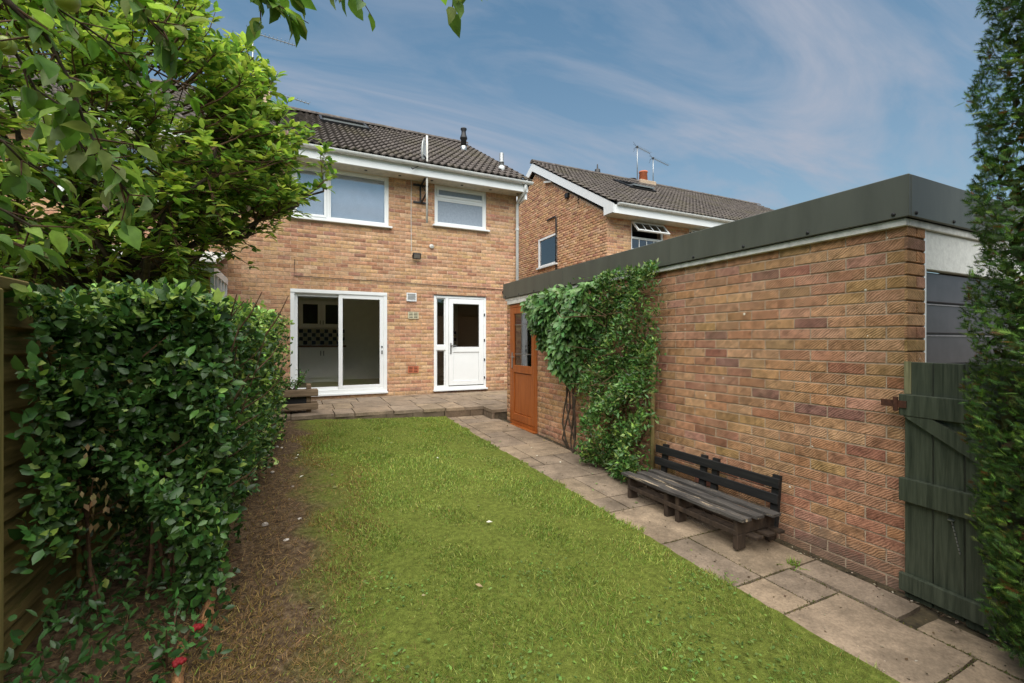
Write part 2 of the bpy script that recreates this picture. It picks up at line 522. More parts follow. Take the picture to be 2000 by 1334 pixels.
def lawn_material():
    m, nt, b, out = mat_new('lawn_soil')
    P = pos(nt)
    sep = nd(nt, 'SeparateXYZ', Vector=P)
    n1 = nd(nt, 'TexNoise', Vector=P, Scale=2.2, Detail=6.0)
    n2 = nd(nt, 'TexNoise', Vector=P, Scale=26.0, Detail=8.0, Roughness=0.7)
    n3 = nd(nt, 'TexNoise', Vector=P, Scale=120.0, Detail=4.0)
    soil = ramp(nt, n2.outputs[0], [(0.3, srgb(44, 35, 28)), (0.5, srgb(88, 72, 55)), (0.72, srgb(132, 112, 88))])
    green = ramp(nt, n2.outputs[0], [(0.3, srgb(70, 76, 30)), (0.6, srgb(106, 116, 50)), (0.75, srgb(130, 130, 68))])
    edge = mth(nt, 'ADD', sep.outputs['X'], mth(nt, 'MULTIPLY', mth(nt, 'SUBTRACT', n1.outputs[0], 0.5), 0.9))
    mask = nd(nt, 'MapRange', Value=edge)
    mask.inputs['From Min'].default_value = 0.02; mask.inputs['From Max'].default_value = 0.3
    c = mixc(nt, mask.outputs[0], soil, green)
    nt.links.new(c, b.inputs['Base Color'])
    b.inputs['Roughness'].default_value = 1.0
    b.inputs['Specular IOR Level'].default_value = 0.1
    bump(nt, b, mth(nt, 'ADD', n2.outputs[0], mth(nt, 'MULTIPLY', n3.outputs[0], 0.5)), 0.9, 0.02)
    return m


def tile_material(name):
    m, nt, b, out = mat_new(name)
    P = pos(nt)
    oi = nt.nodes.new('ShaderNodeObjectInfo')
    n1 = nd(nt, 'TexNoise', Vector=P, Scale=9.0, Detail=7.0, Roughness=0.7)
    n2 = nd(nt, 'TexNoise', Vector=P, Scale=1.3, Detail=4.0)
    c = ramp(nt, n1.outputs[0], [(0.25, srgb(52, 48, 47)), (0.5, srgb(94, 87, 83)), (0.75, srgb(128, 119, 112))])
    c = mixc(nt, 0.5, c, ramp(nt, oi.outputs['Random'], [(0, 0.75), (1, 1.2)]), 'MULTIPLY')
    c = mixc(nt, ramp(nt, n2.outputs[0], [(0.5, 0.0), (0.75, 0.4)]), c, srgb(92, 88, 58))
    nt.links.new(c, b.inputs['Base Color'])
    b.inputs['Roughness'].default_value = 0.9
    b.inputs['Specular IOR Level'].default_value = 0.2
    n3 = nd(nt, 'TexNoise', Vector=P, Scale=70.0, Detail=3.0)
    bump(nt, b, n3.outputs[0], 0.4, 0.006)
    return m


M['paving'] = paving_material('riven_paving')
M['lawn'] = lawn_material()
M['tile'] = tile_material('concrete_roof_tile')


# ------------------------------------------------------------------ ground heights
def gz(x, y):
    k = np.clip(np.asarray(y, float) / 7.5, 0, 1.1)
    return 0.027 * (np.asarray(y, float) - 1.4) + 0.034 * np.clip(2.25 - np.asarray(x, float), 0, 3.2) * k ** 1.5


def pz(y): return 0.027 * (y - 1.4)


# ------------------------------------------------------------------ setting: ground, lawn, path, patio
mb = MB(); mb.add([(-900, -900, -0.16), (900, -900, -0.16), (900, 900, -0.16), (-900, 900, -0.16)], [(0, 1, 2, 3)])
tag(mb.build('ground', simple('bare_ground', srgb(96, 88, 66), 1.0, 0.2, 1.5, bmp=0.5)), kind='structure')

LX = np.linspace(-1.135, 2.31, 70); LY = np.linspace(-2.5, 7.62, 190)
gx, gy = np.meshgrid(LX, LY)
edge_drop = np.where(gx < -0.05, 0.035, 0.0) * np.clip((-0.05 - gx) / 0.2, 0, 1)
lz = gz(gx, gy) + 0.012 - edge_drop + 0.008 * np.sin(gx * 9 + gy * 3) * np.sin(gy * 5) + rng.normal(0, 0.003, gx.shape)
lv = np.stack([gx, gy, lz], -1).reshape(-1, 3)
ii = np.arange(len(LY) - 1)[:, None] * len(LX) + np.arange(len(LX) - 1)[None]
lf = np.stack([ii, ii + 1, ii + 1 + len(LX), ii + len(LX)], -1).reshape(-1, 4)
lawn = link('lawn', tri_mesh('lawn', lv, lf, M['lawn'], smooth=True))
tag(lawn, kind='structure')
neigh_lawn = MB().add([(-14, -3, 0.02), (-1.1, -3, 0.02), (-1.1, 9.4, 0.22), (-14, 9.4, 0.22)], [(0, 1, 2, 3)]).build(
    'neighbouring_lawn', simple('rough_grass', srgb(84, 98, 44), 1.0, 0.3, 3, bmp=0.8))
tag(neigh_lawn, kind='structure')

path = MB().add([(2.28, -2.5, pz(-2.5) - 0.03), (3.235, -2.5, pz(-2.5) - 0.03), (3.235, 7.5, pz(7.5) - 0.03), (2.28, 7.5, pz(7.5) - 0.03)],
                [(0, 1, 2, 3)]).build('path', simple('path_bedding', srgb(74, 64, 44), 1.0, 0.35, 18, bmp=0.9, bscale=70))
tag(path, kind='structure')

PAVE = [(148, 130, 110), (154, 135, 113), (140, 124, 107), (150, 132, 110), (144, 127, 109)]
PAVE0 = [(150, 128, 112), (160, 138, 118), (140, 120, 104), (152, 132, 112), (146, 122, 112), (164, 142, 118), (136, 118, 106)]


def slab(parent, x0, x1, y0, y1, zf, th=0.045, g=0.007, name='paving_slab', tilt=0.003):
    x0 += g; x1 -= g; y0 += g; y1 -= g
    nx = max(2, int((x1 - x0) / 0.16) + 1); ny = max(2, int((y1 - y0) / 0.16) + 1)
    xs = [x0 + (x1 - x0) * i / nx for i in range(nx + 1)]; ys = [y0 + (y1 - y0) * i / ny for i in range(ny + 1)]
    tx, ty = random.uniform(-tilt, tilt), random.uniform(-tilt, tilt)
    vs, top = [], {}
    for j, y in enumerate(ys):
        for i, x in enumerate(xs):
            e = (i in (0, nx)) + (j in (0, ny))
            jx = random.uniform(-.004, .004); jy = random.uniform(-.004, .004)
            z = zf(y) + th * 0.0 - 0.006 * (e > 0) + (tx if i > nx / 2 else -tx) * 0.5 + (ty if j > ny / 2 else -ty) * 0.5
            vs.append((x + jx, y + jy, z)); top[i, j] = len(vs) - 1
    fs = [(top[i, j], top[i + 1, j], top[i + 1, j + 1], top[i, j + 1]) for i in range(nx) for j in range(ny)]
    ring = [top[i, 0] for i in range(nx + 1)] + [top[nx, j] for j in range(1, ny + 1)] + [top[i, ny] for i in range(nx - 1, -1, -1)] + [top[0, j] for j in range(ny - 1, 0, -1)]
    n = len(vs)
    for r in ring: vs.append((vs[r][0], vs[r][1], vs[r][2] - th))
    for k in range(len(ring)):
        a, b2 = k, (k + 1) % len(ring)
        fs.append((ring[a], n + a, n + b2, ring[b2]))
    o = MB().add(vs, fs).build(name, M['paving'], parent)
    c = random.choice(PAVE); k = random.uniform(0.9, 1.1)
    o.color = (lin(c[0]) * k, lin(c[1]) * k, lin(c[2]) * k, 1)
    return o


A, B_, C_, D_ = 2.31, 2.585, 2.845, 3.12
for (x0, x1, y0, y1) in [
    (A, C_, -0.25, 0.37), (A, C_, .37, .97), (C_, 3.08, .0, .60), (C_, 3.07, .60, 1.205),
    (A, C_, .97, 1.56), (2.87, D_, 1.285, 1.85), (A, B_, 1.56, 1.85), (B_, C_, 1.56, 1.85),
    (A, B_, 1.85, 2.44), (B_, D_, 1.85, 2.44), (A, 2.86, 2.44, 3.04), (2.86, D_, 2.44, 3.04),
    (A, 2.56, 3.04, 3.33), (2.56, C_, 3.04, 3.33), (C_, D_, 3.04, 3.33),
    (A, 2.56, 3.33, 3.92), (2.56, D_, 3.33, 3.92), (A, 2.81, 3.92, 4.42), (A, 2.52, 4.42, 4.74), (2.52, 2.81, 4.42, 4.74), (2.81, D_, 3.92, 4.74),
    (A, 2.53, 4.74, 5.32), (2.53, D_, 4.74, 5.34), (A, 2.77, 5.32, 5.84), (2.77, D_, 5.34, 6.1), (A, 2.47, 5.84, 6.13), (2.47, 2.77, 5.84, 6.13),
    (A, 2.47, 6.13, 6.64), (2.47, D_, 6.13, 6.86), (A, 2.47, 6.64, 7.2), (2.47, 2.78, 6.86, 7.2), (2.78, D_, 6.86, 7.05), (2.78, 2.99, 7.05, 7.44), (A, 2.5, 7.2, 7.44), (2.5, 2.78, 7.2, 7.44)]:
    slab(path, x0, x1, y0, y1, pz)

# patio: body, riser blocks, slabs
def pat(y): return 0.32 + 0.02 * (y - 7.45)


def pfront(x): return 7.47 + 0.07 * max(0, 2.3 - x)


PF = [(-4.0, 7.9), (2.29, 7.5), (3.02, 7.5), (3.02, 7.06), (7.4, 7.06), (7.4, 9.4), (-4.0, 9.4)]
vs = [(x, y, -0.1) for x, y in PF] + [(x, y, pat(y) - 0.045) for x, y in PF]
n = len(PF)
patio = MB().add(vs, [tuple(range(n, 2 * n))] + [(k, (k + 1) % n, n + (k + 1) % n, n + k) for k in range(n)]).build('patio', simple('patio_bedding', srgb(92, 80, 64), 1.0, 0.3, 18, bmp=0.6))
tag(patio, kind='structure')
x = -1.09
while x < 2.25:
    w = random.choice((0.42, 0.5, 0.6)); x1 = min(x + w, 2.30)
    ya, yb = pfront(x) + 0.012, pfront(x1) + 0.012
    o = MB().add([(x + .005, ya, 0.05), (x1 - .005, yb, 0.05), (x1 - .005, yb + .05, 0.05), (x + .005, ya + .05, 0.05),
                  (x + .005, ya, pat(ya) - .047), (x1 - .005, yb, pat(yb) - .047), (x1 - .005, yb + .05, pat(yb) - .047), (x + .005, ya + .05, pat(ya) - .047)],
                 [(0, 3, 2, 1), (4, 5, 6, 7), (0, 1, 5, 4), (1, 2, 6, 5), (2, 3, 7, 6), (3, 0, 4, 7)]).build('riser_block', M['paving'], patio)
    o.color = srgb(112, 98, 82)
    x = x1
for x0, x1 in ((2.31, 2.76), (2.765, 3.0)):
    o = MB().cbox(x0, x1, 7.455, 7.5, 0.1, pat(7.45) - .047, .008).build('riser_block', M['paving'], patio); o.color = srgb(118, 100, 82)
for y0, y1 in ((7.04, 7.25), (7.255, 7.45)):
    o = MB().cbox(3.0, 3.045, y0, y1, 0.1, pat(7.2) - .047, .008).build('riser_block', M['paving'], patio); o.color = srgb(124, 108, 92)


def prow(y0f, y1f, x0, x1, ws):
    x = x0; k = 0
    while x < x1 - 0.1:
        w = ws[k % len(ws)] * random.uniform(.95, 1.05); k += 1
        xe = x + w
        if xe > x1 - 0.15: xe = x1
        slab(patio, x, xe, max(y0f(x), y0f(xe)), y1f(x), pat, 0.05)
        x = xe


prow(lambda x: pfront(x) - .02, lambda x: 8.1, -1.08, 2.32, (0.6, .45, .6, .3))
prow(lambda x: 8.1, lambda x: 8.72, -1.08, 5.0, (0.45, .6, .6, .32, .6))
prow(lambda x: 8.72, lambda x: 9.32, -1.08, 5.0, (0.6, .32, .6, .6, .45))
slab(patio, 2.32, 2.66, 7.44, 8.1, pat, .05); slab(patio, 2.66, 3.0, 7.44, 8.1, pat, .05)
slab(patio, 2.985, 3.5, 7.03, 7.56, pat, .05); slab(patio, 3.0, 3.5, 7.56, 8.1, pat, .05); slab(patio, 3.5, 4.1, 7.03, 8.1, pat, .05); slab(patio, 4.1, 5.0, 7.03, 8.1, pat, .05)


# ------------------------------------------------------------------ brickwork
def pick(palette):
    r = random.random() * sum(p[3] for p in palette)
    for p in palette:
        r -= p[3]
        if r <= 0: break
    m_ = [sum(q[i] * q[3] for q in palette) / sum(q[3] for q in palette) for i in range(3)]
    p = [p[i] * .55 + m_[i] * .45 for i in range(3)]
    p = [q * .86 + sum(p) / 3 * .14 for q in p]
    k = random.uniform(0.84, 1.16)
    return (lin(p[0]) * k, lin(p[1]) * k * random.uniform(.96, 1.04), lin(p[2]) * k * random.uniform(.9, 1.1))


PAL_G = [(190, 140, 96, 4), (186, 128, 90, 4), (178, 116, 90, 2.5), (150, 84, 70, .9), (112, 74, 74, .45), (174, 138, 84, 2.0), (200, 154, 112, 2.5), (190, 134, 112, 2.4)]
PAL_G0 = [(178, 128, 68, 4), (186, 118, 68, 5), (168, 96, 62, 3), (150, 76, 58, 1.4), (112, 66, 60, .7), (158, 126, 58, 2.2), (196, 144, 88, 2.5), (176, 108, 78, 2)]
PAL_H = [(208, 164, 118, 5), (200, 148, 108, 5), (192, 134, 100, 3.6), (172, 108, 86, 2.0), (216, 180, 140, 2.2), (140, 90, 80, .7), (194, 156, 108, 1.6)]
PAL_H0 = [(214, 164, 98, 5), (206, 146, 88, 5), (196, 126, 80, 3.2), (176, 100, 72, 1.8), (222, 178, 122, 2.6), (146, 84, 70, .7), (190, 150, 84, 2)]


def brick_var(seed):
    """one brick, 1 x 1 x 1 in u (along), depth, z; front at -depth"""
    r = random.Random(seed)
    j = lambda a: r.uniform(-a, a)
    w, h, d = 0.5, 0.5, 1.0
    out = [(-w + j(.008), -h + j(.03)), (w + j(.008), -h + j(.03)), (w + j(.008), h + j(.03)), (-w + j(.008), h + j(.03))]
    cx, cz = 0.012, 0.045
    inn = [(-w + cx, -h + cz), (w - cx, -h + cz), (w - cx, h - cz), (-w + cx, h - cz)]
    v = [(a, 0.0, b) for a, b in out] + [(a, -0.72 + j(.03), b) for a, b in out] + [(a, -1.0 + j(.06), b) for a, b in inn]
    f = []
    for k in range(4):
        f.append((k, (k + 1) % 4, 4 + (k + 1) % 4, 4 + k)); f.append((4 + k, 4 + (k + 1) % 4, 8 + (k + 1) % 4, 8 + k))
    f.append((8, 9, 10, 11))
    return np.array(v), np.array(f)


BV = [brick_var(s) for s in range(8)]


def bricks(parent, axis, at, u0, u1, z0, z1, openings, pal, mo, mm, n_single, depth=0.006, seed=0, headers=False, alt=0.0):
    """stretcher-bond field; axis 'x': wall along X facing -Y, 'y': wall along Y facing -X, '-x' etc unused"""
    random.seed(500 + seed)
    L = []
    nc = int(round((z1 - z0) / 0.075))
    for i in range(nc):
        za = z0 + i * 0.075; zb = za + 0.065
        if zb > z1 + 0.001: zb = z1
        step = 0.1125 if headers else 0.225
        u = u0 - (step / 2 if (i + alt) % 2 else 0)
        while u < u1:
            a, b = max(u, u0), min(u + step - 0.01, u1)
            segs = [(a, b)] if b - a > 0.02 else []
            for (o0, o1, p0, p1) in openings:
                if zb > p0 + 0.01 and za < p1 - 0.01:
                    nseg = []
                    for (s0, s1) in segs:
                        if s1 <= o0 or s0 >= o1: nseg.append((s0, s1)); continue
                        if s0 < o0 - 0.02: nseg.append((s0, o0))
                        if s1 > o1 + 0.02: nseg.append((o1, s1))
                    segs = nseg
            for (s0, s1) in segs:
                if zb - za > 0.02: L.append(((s0 + s1) / 2, (za + zb) / 2, s1 - s0, zb - za))
            u += step
    cx, cy = (0, 0)
    def dist(t):
        p = (t[0], at) if axis == 'x' else (at, t[0])
        return (p[0] ** 2 + p[1] ** 2 + (t[1] - 1.45) ** 2)
    L.sort(key=dist)
    VV, FF, CC = [], [], []
    meshes = []
    for k, (v, f) in enumerate(BV):
        if n_single:
            vv = v if axis == 'x' else np.stack([v[:, 1], -v[:, 0], v[:, 2]], 1)
            me = bpy.data.meshes.new('brick'); me.from_pydata(vv.tolist(), [], f.tolist()); me.materials.append(mo); meshes.append(me)
    nb = 0
    for q, (uc, zc, w, h) in enumerate(L):
        k = random.randrange(8); c = pick(pal); dp = depth * random.uniform(0.7, 1.25)
        if q < n_single:
            o = link('brick', meshes[k], parent)
            if axis == 'x': o.location = (uc, at, zc); o.scale = (w, dp, h)
            else: o.location = (at, uc, zc); o.scale = (dp, w, h)
            o.color = (c[0], c[1], c[2], 1)
        else:
            v, f = BV[k]
            if axis == 'x': p = np.stack([uc + v[:, 0] * w, at + v[:, 1] * dp, zc + v[:, 2] * h], 1)
            else: p = np.stack([at + v[:, 1] * dp, uc - v[:, 0] * w, zc + v[:, 2] * h], 1)
            VV.append(p); FF.append(f + nb * 12); CC.append(np.tile(c, (12, 1))); nb += 1
    if VV:
        o = link('brickwork', tri_mesh('brickwork', np.concatenate(VV), np.concatenate(FF), mm, np.concatenate(CC)), parent)
        tag(o, kind='stuff')
    random.seed(900 + seed)
    return L


def wall_body(parent, axis, at, th, u0, u1, z0, z1, openings, mat, name='wall'):
    """wall slab with openings; front face in plane 'at', runs back by th (positive axis)"""
    us = sorted({u0, u1, *[o[0] for o in openings], *[o[1] for o in openings]}); us = [u for u in us if u0 <= u <= u1]
    zs = sorted({z0, z1, *[o[2] for o in openings], *[o[3] for o in openings]}); zs = [z for z in zs if z0 <= z <= z1]
    full = {}
    for i in range(len(us) - 1):
        for j in range(len(zs) - 1):
            uc, zc = (us[i] + us[i + 1]) / 2, (zs[j] + zs[j + 1]) / 2
            full[i, j] = not any(o[0] < uc < o[1] and o[2] < zc < o[3] for o in openings)
    mb = MB()
    def P(u, d, z): return (u, at + d, z) if axis == 'x' else (at + d, u, z)
    for (i, j), v in full.items():
        if not v: continue
        a, b, c, d = us[i], us[i + 1], zs[j], zs[j + 1]
        q = [((a, 0, c), (b, 0, c), (b, 0, d), (a, 0, d)), ((b, th, c), (a, th, c), (a, th, d), (b, th, d))]
        if not full.get((i - 1, j)): q.append(((a, th, c), (a, 0, c), (a, 0, d), (a, th, d)))
        if not full.get((i + 1, j)): q.append(((b, 0, c), (b, th, c), (b, th, d), (b, 0, d)))
        if not full.get((i, j - 1)): q.append(((a, 0, c), (a, th, c), (b, th, c), (b, 0, c)))
        if not full.get((i, j + 1)): q.append(((a, 0, d), (b, 0, d), (b, th, d), (a, th, d)))
        for f in q: mb.add([P(*p) for p in f], [(0, 1, 2, 3)])
    return mb.build(name, mat, parent)


# ------------------------------------------------------------------ roof tiles
TW, TG = 0.30, 0.333


def tile_mesh():
    nseg = 12
    vs = []
    for row, (v, off) in enumerate(((-0.02, 0.042), (TG + 0.03, 0.002))):
        for k in range(nseg + 1):
            u = -0.003 + (TW + 0.006) * k / nseg
            ph = (u / 0.15) % 1.0
            hh = 0.036 * math.sin(math.pi * ph / 0.62) if ph < 0.62 else -0.006 * math.sin(math.pi * (ph - 0.62) / 0.38)
            vs.append((u, v, off + hh))
    fs = [(k, k + 1, nseg + 2 + k, nseg + 1 + k) for k in range(nseg)]
    n = len(vs)
    for k in range(nseg + 1): vs.append((vs[k][0], vs[k][1] + 0.006, vs[k][2] - 0.034))
    fs += [(n + k, n + k + 1, k + 1, k) for k in range(nseg)]
    return vs, fs


TV, TF = tile_mesh()


def tiled_slope(parent, x0, x1, ye, ze, yr, zr, n_single, seed=0, skip=None):
    """tiles on the slope that faces -Y, from the eave (ye, ze) up to the ridge"""
    rs = random.Random(seed)
    sl = math.hypot(yr - ye, zr - ze); ang = math.atan2(zr - ze, yr - ye)
    nrow = int(round(sl / TG)); g = sl / nrow
    ncol = int(round((x1 - x0) / TW)); w = (x1 - x0) / ncol
    me = bpy.data.meshes.new('roof_tile'); me.from_pydata(TV, [], TF); me.materials.append(M['tile'])
    me.polygons.foreach_set('use_smooth', [i < 12 for i in range(len(TF))])
    tv, tf = np.array(TV), np.array(TF)
    cells = [(i, j) for j in range(nrow) for i in range(ncol)]
    cells.sort(key=lambda t: (x0 + t[0] * w) ** 2 + (ye + t[1] * .29) ** 2)
    VV, FF = [], []
    ca, sa = math.cos(ang), math.sin(ang)
    nb = 0; ns = 0
    for (i, j) in cells:
        bx, s = x0 + i * w, j * g
        if skip and skip(bx + w / 2, s + g / 2): continue
        by, bz = ye + s * ca, ze + s * sa
        tl = rs.uniform(-.006, .006); yw = rs.uniform(-.004, .004)
        if ns < n_single:
            o = link('roof_tile', me, parent); ns += 1
            o.location = (bx, by, bz); o.rotation_euler = (ang + tl, 0, yw); o.scale = (w / TW, 1, 1)
        else:
            p = np.stack([bx + tv[:, 0] * w / TW, by + tv[:, 1] * ca - tv[:, 2] * sa, bz + tv[:, 1] * sa + tv[:, 2] * ca], 1)
            VV.append(p); FF.append(tf + nb * len(tv)); nb += 1
    if VV: tag(link('roof_tiling', tri_mesh('roof_tiling', np.concatenate(VV), np.concatenate(FF), M['tile']), parent), kind='stuff')


def ridge_tiles(parent, x0, x1, y, z):
    n = int((x1 - x0) / 0.45); w = (x1 - x0) / n
    prof = [(0.125 * math.cos(a), 0.10 * math.sin(a)) for a in [math.pi * k / 8 for k in range(9)]]
    vs = [(0, p, q) for p, q in prof] + [(w * 1.02, p * .96, q * .96) for p, q in prof]
    me = bpy.data.meshes.new('ridge_tile')
    me.from_pydata(vs, [], [(k, k + 1, k + 10, k + 9) for k in range(8)] + [tuple(range(8, -1, -1))])
    me.materials.append(M['tile'])
    for k in range(n): link('ridge_tile', me, parent, (x0 + k * w, y, z - 0.02 + random.uniform(-.004, .004)))


# ------------------------------------------------------------------ joinery
def ring(mb, x0, x1, z0, z1, y0, y1, w):
    """picture frame in the X-Z plane, butted corners"""
    mb.box(x0, x0 + w, y0, y1, z0, z1); mb.box(x1 - w, x1, y0, y1, z0, z1)
    mb.box(x0 + w, x1 - w, y0, y1, z1 - w, z1); mb.box(x0 + w, x1 - w, y0, y1, z0, z0 + w)


def bevelled(o, w=0.005):
    m = o.modifiers.new('bevel', 'BEVEL'); m.width = w; m.segments = 2; m.limit_method = 'ANGLE'
    return o


HY = 9.44
house = empty('brick_house', (1.8, HY, 0.3), label='buff brick house with sliding patio door and dark tiled roof facing the lawn', cat='house')


def hp(o):
    """parent to the house empty while keeping coordinates in world space"""
    o.location = Vector(o.location) - house.location if o.parent is house else o.location
    return o


class Root:
    """build children in world coordinates under an empty that stands elsewhere"""
    pass


def reroot(e):
    """shift direct children built in world coordinates so that they stay put under e"""
    off = Vector(e.location)
    inv = Matrix.Rotation(-e.rotation_euler.z, 4, 'Z') @ Matrix.Translation(-off)
    for c in e.children:
        c.matrix_basis = inv @ c.matrix_basis


# openings (x0, x1, z0, z1)
W1 = (-0.05, 1.735, 3.75, 4.80)
W2 = (2.69, 3.88, 3.90, 4.80)
D1 = (-0.07, 1.70, 0.445, 2.435)
D2 = (2.675, 3.87, 0.425, 2.44)
HX0, HX1 = -1.07, 4.63
wall_body(house, 'x', HY + .01, 0.26, HX0, HX1, 0.1, 4.9, [W1, W2, D1, D2], M['mortar_house'])
bricks(house, 'x', HY + .011, HX0, HX1, 0.20, 4.90, [W1, W2, D1, D2], PAL_H, M['brick_house_o'], M['brick_house_m'], 300, seed=1)
# side, back, floors and inside walls
MB().box(HX1 - .26, HX1, HY + .27, 17.2, 0, 4.9).build('side_wall', M['mortar_house'], house)
MB().add([(HX1, HY, 4.9), (HX1, 17.2, 4.9), (HX1, 13.3, 7.3), (HX1 - .2, HY, 4.9), (HX1 - .2, 17.2, 4.9), (HX1 - .2, 13.3, 7.3)], [(0, 1, 2), (5, 4, 3), (0, 2, 5, 3), (2, 1, 4, 5)]).build('gable', M['mortar_house'], house)
MB().box(HX0, HX1 - .26, 16.9, 17.2, 0, 4.9).build('back_wall', M['mortar_house'], house)
MB().box(HX0, HX1 - .27, HY + .271, 16.89, 0.1, 0.44).build('floor', M['room_floor'], house)
MB().box(HX0, HX1 - .27, HY + .271, 16.89, 2.72, 2.95).build('ceiling', M['plaster'], house)
MB().box(HX0, HX1 - .27, HY + .271, 16.89, 4.86, 4.90).build('upper_ceiling', M['plaster'], house)
MB().box(HX0, HX1 - .27, 12.82, 12.95, 0.441, 2.719).build('inside_wall', M['plaster'], house)
MB().box(2.12, 2.22, HY + .272, 12.81, 0.441, 2.719).build('inside_wall', M['plaster'], house)
MB().box(HX0, HX0 + .1, HY + .272, 12.81, 0.441, 2.719).build('inside_wall', M['plaster'], house)
MB().box(HX0, HX1 - .27, 11.3, 11.4, 2.951, 4.859).build('bedroom_wall', M['plaster'], house)
MB().box(2.12, 2.2, HY + .272, 11.29, 2.951, 4.859).build('bedroom_wall', M['plaster'], house)


def window(parent, x0, x1, z0, z1, y, lights, sill=True, pane='glass_sky', name='window', backing=None):
    """casement window in the X-Z plane; lights are (x0,x1,z0,z1,opening) panes"""
    mb = MB(); ring(mb, x0, x1, z0, z1, y + .03, y + .10, 0.05)
    w = bevelled(mb.build(name, M['upvc'], parent))
    for (a, b, c, d, opening) in lights:
        s = MB(); ring(s, a, b, c, d, y + (.012 if opening else .04), y + .085, 0.045 if opening else .03)
        bevelled(s.build('casement' if opening else 'glazing_bead', M['upvc'], w), .006)
        k = 0.045 if opening else .03
        MB().box(a + k - .004, b - k + .004, y + .055, y + .065, c + k - .004, d - k + .004).build('pane', M[pane], w)
    if sill:
        bevelled(MB().box(x0 - .05, x1 + .06, y - .07, y + .12, z0 - .035, z0).build('sill', M['upvc'], w), .004)
    return w


w = window(house, W1[0], W1[1], 3.785, 4.80, HY, [(0.0, 0.56, 3.835, 4.75, True), (0.61, 1.685, 3.835, 4.75, False)])
MB().box(0.56, 0.61, HY + .032, HY + .098, 3.835, 4.75).build('mullion', M['upvc'], w)
w = window(house, W2[0], W2[1], 3.935, 4.80, HY, [(2.74, 3.83, 4.55, 4.75, True), (2.74, 3.83, 3.985, 4.50, False)], pane='frosted')
MB().box(2.74, 3.83, HY + .032, HY + .098, 4.50, 4.55).build('transom', M['upvc'], w)
tag(MB().box(-0.03, 1.71, HY + .112, HY + .118, 3.79, 4.795).build('reflection_sheet', M['sheet']), 'added pale blind drawn behind the wide upstairs window', 'sheet')  # added behind the glass in place of the reflected pale sky

# sliding patio door
sd = MB(); ring(sd, D1[0], D1[1], D1[2], D1[3], HY - .004, HY + .11, .07)
sd.box(D1[0] + .0, D1[1], HY - .012, HY - .0045, D1[3] - .06, D1[3] + .004)
sd = bevelled(sd.build('sliding_door', M['upvc'], house))
for (a, b, yy, nm) in ((0.0, 0.83, HY + .05, 'fixed_sash'), (0.775, 1.63, HY + .006, 'sliding_sash')):
    s = MB(); ring(s, a, b, .515, 2.365, yy, yy + .042, .075 if nm == 'sliding_sash' else .055)
    s = bevelled(s.build(nm, M['upvc'], sd))
    k = .07 if nm == 'sliding_sash' else .05
    MB().box(a + k, b - k, yy + .017, yy + .025, .515 + k, 2.365 - k).build('pane', M['glass'], sd)
    g = MB(); k += .004; ring(g, a + k, b - k, .515 + k, 2.365 - k, yy + .010, yy + .016, .008); g.build('gasket', M['rubber'], sd)
hd = MB(); hd.box(1.585, 1.61, HY - .012, HY + .005, 1.33, 1.36); hd.box(1.588, 1.606, HY - .02, HY + .005, 1.20, 1.27); hd.build('handle', M['dark_metal'], sd)
bevelled(MB().box(D1[0] - .01, D1[1] + .01, HY - .05, HY + .11, .405, .444).build('threshold', M['upvc'], sd), .005)

# white half-glazed back door with side light
bd = MB(); ring(bd, D2[0], D2[1], D2[2], D2[3], HY + .005, HY + .10, .055); bd.box(2.93, 3.0, HY + .006, HY + .099, .48, 2.385)
bd = bevelled(bd.build('back_door', M['upvc'], house))
MB().box(2.73, 2.93, HY + .012, HY + .09, 1.27, 1.36).build('side_transom', M['upvc'], bd)
for (c, d) in ((.48, 1.27), (1.36, 2.385)):
    MB().box(2.735, 2.925, HY + .05, HY + .06, c + .004, d - .004).build('pane', M['glass_dim'], bd)
    g = MB(); ring(g, 2.731, 2.929, c + .001, d - .001, HY + .036, HY + .049, .022); g.build('glazing_bead', M['upvc'], bd)
lf_ = MB(); lf_.box(3.004, 3.10, HY - .004, HY + .055, .50, 2.375); lf_.box(3.70, 3.81, HY - .004, HY + .055, .50, 2.375)
lf_.box(3.10, 3.70, HY - .004, HY + .055, 2.27, 2.375); lf_.box(3.10, 3.70, HY - .004, HY + .055, 1.22, 1.33); lf_.box(3.10, 3.70, HY - .004, HY + .055, .50, .60)
bevelled(lf_.build('door_leaf', M['upvc'], bd), .004)
MB().box(3.10, 3.70, HY + .02, HY + .03, 1.33, 2.27).build('pane', M['glass'], bd)
pn = MB().cbox(3.10, 3.70, HY + .012, HY + .04, .60, 1.22, .01).build('door_panel', M['upvc'], bd)
g = MB(); ring(g, 3.10, 3.70, 1.33, 2.27, HY + .006, HY + .012, .012); g.build('gasket', M['rubber'], bd)
hd = MB(); hd.box(3.03, 3.062, HY - .014, HY - .004, 1.18, 1.42); hd.obox((3.045, HY - .03, 1.37), (3.16, HY - .035, 1.36), .018, .02); hd.box(3.038, 3.054, HY - .03, HY - .01, 1.36, 1.385)
hd.build('handle', M['steel'], bd)
for z in (.62, 1.02, 1.45, 2.02):
    MB().box(3.818, 3.838, HY - .016, HY + .004, z, z + .055).build('hinge', M['dark_metal'], bd)
bevelled(MB().box(D2[0] - .02, D2[1] + .02, HY - .06, HY + .10, .39, .424).build('threshold', M['upvc'], bd), .005)
MB().box(D2[0], D2[1], HY - .02, HY + .1, 2.4405, 2.452).build('drip_strip', M['rubber'], bd)

